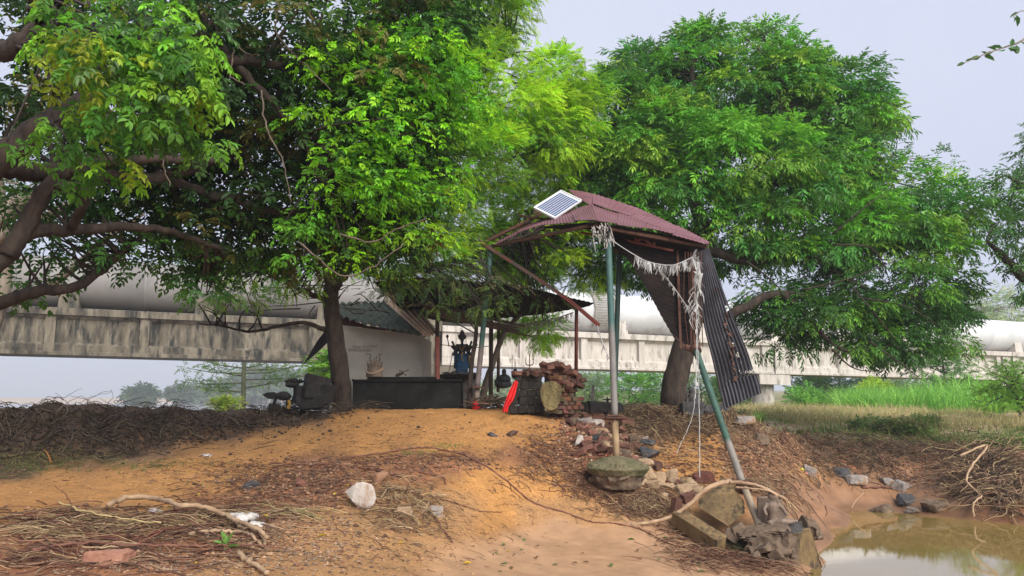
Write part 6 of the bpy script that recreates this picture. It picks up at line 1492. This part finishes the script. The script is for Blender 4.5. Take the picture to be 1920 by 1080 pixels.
tangle('root_litter', 'red brown root and twig litter around the red soil in the middle', [(520,900,70,16,161),(600,880,90,14,146),(780,865,90,10,130),(640,920,60,16,84),(480,940,60,16,100),(860,860,40,8,61),(420,900,60,10,53),(560,945,50,14,77)], .08, .45, .002, .006, .04, RD + BR, ang=(0, .5))
tangle('flood_litter', 'thick layer of sticks and flattened stalks at lower left', [(60,985,80,16,125),(180,990,80,18,147),(320,995,80,20,147),(430,1000,50,22,112),(120,1030,110,18,112),(260,1060,120,14,77),(380,960,60,12,77),(60,1060,60,10,49)], .10, .55, .003, .009, .06, BR + RD[:4] + [(.32,.22,.13)], ang=(0, .6), straight=.45)
tangle('straw_litter', 'greenish yellow straw stalks strewn in the lower left debris', [(230,990,90,16,170),(400,975,60,10,90),(560,965,40,8,60),(100,1000,60,14,80)], .15, .6, .003, .005, .08, ST + [(.22,.19,.08)], ang=(0, .3), straight=.15)
tangle('boulder_straw', 'straw and thin roots tangled right of the white boulder', [(740,940,36,22,170),(790,960,34,24,150),(740,985,40,14,80)], .12, .5, .003, .006, .10, ST + BR, rise=.15)
tangle('slope_roots', 'reddish fine roots draped down the slope left of the mossy footing', [(1020,860,34,26,144),(1050,880,40,20,153),(1100,905,36,14,153),(1150,925,40,16,182),(1190,945,36,18,172),(1010,830,26,14,57),(1215,965,24,14,76)], .12, .45, .003, .006, .07, RD + [(.26,.16,.09)], ang=(-.6, 1.0))
tangle('root_mat', 'large brown mat of roots and straw between the centre post and leaning trunk', [(1190,790,30,12,252),(1235,800,40,18,372),(1300,795,40,16,312),(1190,770,30,8,120),(1350,800,40,16,216),(1240,840,60,14,156),(1100,772,20,8,96),(1250,775,50,6,144)], .12, .45, .003, .008, .16, BR + DK[:2] + ST[:2], rise=.1)
tangle('right_slope_roots', 'matted roots and stalks running down the slope right of the leaning pole', [(1440,830,40,18,173),(1400,860,40,22,140),(1480,850,50,20,173),(1340,870,50,16,99),(1440,900,40,18,115),(1500,900,30,16,74),(1290,870,50,14,90),(1540,850,40,14,107),(1480,950,26,10,82),(1455,925,26,10,66)], .10, .42, .003, .008, .07, BR + RD[:2] + ST[:2], ang=(-.9, 1.1))
tangle('far_bank_roots', 'ragged brown roots and dead stalks over the far bank of the pool', [(1600,832,50,10,252),(1700,838,50,12,312),(1620,870,50,14,180),(1740,860,60,14,192),(1800,850,40,14,180),(1560,880,30,14,96),(1680,905,40,10,72)], .12, .5, .004, .009, .10, BR + DK + [(.16,.14,.07)], ang=(1.57, .9))
tangle('root_ball', 'big hanging ball of pale and brown roots on the right bank', [(1830,880,40,22,390),(1880,890,36,26,360),(1850,930,36,16,252),(1810,900,26,16,120),(1905,930,20,22,156)], .2, .95, .004, .012, .30, BR + ST[:2] + DK[:2], ang=(1.57, 1.0), rise=.05)
tangle('pool_twigs', 'drowned twigs and roots trailing beside the masonry at the pool', [(1330,1040,40,12,144),(1400,1050,30,14,156),(1440,1070,40,8,84),(1270,1010,20,12,72),(1300,1060,40,8,48)], .15, .6, .003, .007, .06, RD + BR, ang=(-.5, .8))
tangle('slab_twigs', 'fine twigs caught behind the tilted slabs', [(1210,955,30,10,260),(1250,945,24,10,160),(1420,915,20,8,160),(1290,925,30,6,80)], .1, .45, .002, .006, .12, BR + ST[:1], rise=.2)
tangle('shrine_twigs', 'dark brushwood piled behind the poles between the statue and brick shrine', [(925,764,14,3,200),(900,764,10,3,100)], .2, .6, .006, .012, .45, DK + BR[:1], rise=.3)
tangle('dark_brush', 'dark brushwood around the toppled idol and trunk foot', [(560,775,40,6,240),(640,772,14,4,60),(690,768,14,3,60)], .15, .5, .003, .008, .14, DK, rise=.2)
tangle('sand_flecks', 'small dark sticks and bark flecks strewn over the sand', [(300,890,200,18,220),(750,810,150,16,260),(600,830,120,14,160),(850,980,100,40,160),(700,1040,150,20,220),(950,900,50,30,80),(400,870,100,8,80)], .03, .12, .002, .004, .005, RD + DK, ang=(0, .6))
# crumbs of earth and gravel
def crumbs(name, label, regs, s0, s1, cols, m=twig_m, cat='gravel', flat=.7):
    S = scatter_px(regs); N_ = len(S); s_ = RNG.uniform(s0, s1, N_) ** 1
    o8 = np.array([[1,0,0],[-1,0,0],[0,1,0],[0,-1,0],[0,0,1],[0,0,-1.]])
    T8 = np.array([[0,2,4],[2,1,4],[1,3,4],[3,0,4],[2,0,5],[1,2,5],[3,1,5],[0,3,5]])
    a = RNG.uniform(0, 6.28, N_); c, s2 = np.cos(a), np.sin(a); Rm = np.zeros((N_, 3, 3)); Rm[:, 0, 0] = c; Rm[:, 0, 1] = -s2; Rm[:, 1, 0] = s2; Rm[:, 1, 1] = c; Rm[:, 2, 2] = flat
    V = np.einsum('nij,vj->nvi', Rm, o8) * (s_[:, None, None] * RNG.uniform(.5, 1.3, (N_, 6, 1))) + (S + [0, 0, 0])[:, None] + np.stack([0*s_, 0*s_, s_*.25], -1)[:, None]
    col = np.array(cols)[RNG.integers(0, len(cols), N_)] * RNG.uniform(.7, 1.3, (N_, 1))
    b = MB(); b.add(V.reshape(-1, 3), None, (T8[None] + (np.arange(N_) * 6)[:, None, None]).reshape(-1, 3), np.repeat(col, 6, 0))
    return tag(b.build(name, m), label, cat, kind='stuff')
SC = [(.44,.26,.12),(.36,.21,.10),(.50,.31,.15),(.24,.13,.07)]
crumbs('gravel', 'small grey and brown gravel in the lower left wash', [(350,1050,120,18,900),(500,1020,60,24,600),(560,990,60,20,400),(200,1060,100,12,400),(620,1040,60,20,300),(440,970,50,14,260)], .006, .026, [(.24,.17,.12),(.16,.105,.075),(.30,.19,.115),(.22,.11,.07)])
crumbs('sand_crumbs', 'crumbs and clods of orange sand along the eroded crest', [(750,800,170,14,1500),(500,850,150,20,900),(250,900,180,22,900),(950,830,50,20,700),(850,950,90,45,260),(700,1020,120,35,500),(1000,900,60,40,160)], .005, .016, SC, flat=.6)
crumbs('dark_clods', 'dark clods of soil along the foot and face of the left bank', [(60,838,80,12,500),(260,820,90,12,500),(450,797,60,7,300),(200,795,200,16,700),(590,776,30,3,80)], .012, .045, [(.06,.042,.032),(.09,.06,.045),(.04,.03,.024)])
crumbs('brick_crumbs', 'crushed brick and mortar crumbs in the spill under the brick shrine', [(1085,785,24,12,260),(1110,815,26,18,420),(1130,840,30,14,360),(1170,835,24,14,200),(1060,770,12,6,80),(1230,905,40,16,260),(1180,880,30,14,160)], .012, .05, [(.26,.09,.055),(.17,.065,.045),(.30,.20,.14),(.12,.07,.05),(.36,.28,.21)])
crumbs('bank_clods', 'brown clods of earth over the banks round the pool', [(1450,850,60,26,700),(1620,850,70,16,400),(1780,865,70,20,400),(1250,820,80,24,200),(1400,900,50,20,120)], .015, .055, [(.20,.115,.065),(.13,.08,.05),(.25,.15,.09)])
crumbs('red_clods', 'red brown clods of soil on the broken slopes', [(560,910,80,20,900),(1060,850,40,24,700),(1260,830,80,24,300),(1450,850,60,24,350),(1650,865,100,20,500),(1850,880,60,30,300),(700,875,120,10,500),(300,980,200,14,600),(1150,900,60,20,300)], .010, .040, [(.19,.10,.06),(.14,.075,.05),(.26,.15,.09),(.10,.06,.042)])

# grass and ground cover
def blades(name, label, S, L0, L1, w, cols, lean=.35, kseg=4, cat='grass'):
    N_ = len(S); L_ = RNG.uniform(L0, L1, N_); a = RNG.uniform(0, 6.28, N_); ln = RNG.uniform(.05, lean, N_)
    t = np.linspace(0, 1, kseg)[None, :, None]; d = np.stack([np.cos(a), np.sin(a), 0*a], -1)[:, None]
    C_ = S[:, None] + d * (ln * L_)[:, None, None] * t ** 2 * 2 + np.array([0, 0, 1.]) * L_[:, None, None] * (t - ln[:, None, None] * t ** 2 * .8)
    b_ = RNG.uniform(0, 3.14, N_); wv = np.stack([np.cos(b_), np.sin(b_), 0*b_], -1)[:, None] * w * (1 - t * .92)
    V = np.stack([C_ - wv, C_ + wv], 2).reshape(N_, -1, 3)
    q = np.array([[2*i, 2*i+1, 2*i+3, 2*i+2] for i in range(kseg - 1)])
    col = np.array(cols)[RNG.integers(0, len(cols), N_)] * RNG.uniform(.75, 1.25, (N_, 1))
    b = MB(); b.add(V.reshape(-1, 3), (q[None] + (np.arange(N_) * 2 * kseg)[:, None, None]).reshape(-1, 4), None, np.repeat(col, 2 * kseg, 0))
    return tag(b.build(name, leaf_m), label, cat, kind='stuff')
def field(x0, x1, y0, y1, n_, keep=None):
    x = RNG.uniform(x0, x1, n_); y = RNG.uniform(y0, y1, n_); 
    if keep is not None: k = keep(x, y); x = x[k]; y = y[k]
    return np.stack([x, y, h(x, y)], -1)
px_keep = lambda u0, u1, v0, v1: (lambda x, y: (lambda u, v: (u > u0 + 25*fbm(x, y, 71)) & (u < u1 + 25*fbm(x, y, 72)) & (v > v0) & (v < v1))(*proj(x, y, h(x, y))))
blades('tall_grass', 'tall bright green grass under the right end of the bridge', field(14, 32, 31, 44, 24000, lambda x, y: px_keep(1570, 1960, 740, 800)(x, y) & (fbm(x*.45, y*.45, 77) > -.22)), .5, 1.5, .030, [(.16,.36,.05),(.22,.42,.07),(.11,.28,.04)], lean=.5)
blades('tall_grass_tuft', 'sparser taller green reeds among the tall grass', field(20, 30, 32, 40, 1500, px_keep(1720, 1860, 740, 800)), 1.3, 2.2, .035, [(.20,.42,.06)], lean=.4)
blades('short_grass', 'short patchy grass on the flat beyond the pool', field(6, 32, 20.5, 34, 34000, lambda x, y: (fbm(x*.5, y*.5, 61) > .02) & ~px_keep(1745, 1935, 787, 808)(x, y) & ~px_keep(1480, 1545, 790, 804)(x, y)), .06, .22, .012, [(.16,.20,.05),(.22,.22,.08),(.10,.16,.04),(.28,.24,.11)], lean=.9, kseg=3)
blades('dry_grass', 'flattened straw coloured grass heap at the foot of the bridge pier', field(7, 24, 20, 31, 26000, lambda x, y: (fbm(x*.6, y*.6, 66) > .05)), .15, .45, .012, [(.34,.27,.13),(.27,.24,.10),(.20,.20,.08)], lean=1.2)
blades('straw_heap', 'low ridge of washed up straw and stalks between the pier and the tall grass', field(8, 22, 21, 32, 60000, lambda x, y: px_keep(1385, 1740, 752, 790)(x, y) & (fbm(x*.5, y*.5, 68) > -.25)), .15, .5, .012, [(.46,.36,.18),(.38,.30,.14),(.30,.28,.11),(.50,.42,.24),(.24,.28,.08)], lean=1.3)
blades('bank_grass', 'green creeping plants along the top edge of the pool bank', scatter_px([(1560,808,50,4,400),(1680,812,60,5,700),(1780,825,60,5,800),(1880,832,40,6,1100),(1920,812,30,8,700),(1700,800,60,5,300),(1480,792,30,4,200)]), .05, .20, .016, [(.11,.19,.04),(.16,.22,.05),(.08,.12,.03),(.24,.22,.09)], lean=1.0, kseg=3)
blades('green_tuft', 'single green grass tuft beside the hanging sheet tip', scatter_px([(1425,790,6,1,60)]), .15, .4, .012, [(.14,.24,.05)], lean=.6)
blades('sparse_sprouts', 'sparse green weeds at the sand edges', scatter_px([(60,880,60,4,140),(250,880,60,5,60),(780,852,30,3,80),(830,838,20,3,60),(480,900,60,12,60)]), .03, .10, .006, [(.12,.17,.04)], lean=1.2, kseg=3)
blades('dark_moss_weed', 'dark green water weed caught on the masonry lump', scatter_px([(1395,1032,16,8,500),(1375,1025,12,6,200)]), .06, .2, .004, [(.035,.06,.02),(.05,.08,.03)], lean=1.4, kseg=3)
# low weeds heap in the middle of the bank edge and small weeds in the fields
sm_t = [frond_tpl(2, .12, .07, .035, .3, seed=s + 120) for s in range(4)]
for (u, v, w, hh, d_n, lb) in [(1700,812,60,16,40,'dark leafy weed heap on the pool bank edge'),(1745,806,30,16,20,'rounded dark green weed clump right of the weed heap'),(1630,805,30,12,14,'small green weed clump left of the weed heap')]:
    p = g(u, v, dmax=26); E, cl = blob_points([(u, v - hh * .4, p[1], w, hh)], d_n, inner=.3)
    cm = MB(); foliage(cm, cl, E, 22, .16, sm_t, [(.07,.13,.03),(.12,.18,.045),(.18,.18,.07)], smin=.8, smax=1.4); tag(cm.build('weed_clump', leaf_m), lb, 'weeds')

# ================================================================== DAMP AIR
hz = MB(); hz.box((-100, 700, 25), (2400, 1500, 60))
hm = bpy.data.materials.new('damp_air'); hm.use_nodes = True
nt = hm.node_tree; nt.nodes.remove(nt.nodes['Principled BSDF'])
pv = nt.nodes.new('ShaderNodeVolumePrincipled'); pv.inputs['Color'].default_value = (.93, .95, 1.0, 1); pv.inputs['Density'].default_value = .0011; pv.inputs['Anisotropy'].default_value = .1
nt.links.new(pv.outputs[0], nt.nodes['Material Output'].inputs['Volume'])
tag(hz.build('haze', hm), 'pale damp haze hanging over the river and bridge', 'haze', kind='stuff')
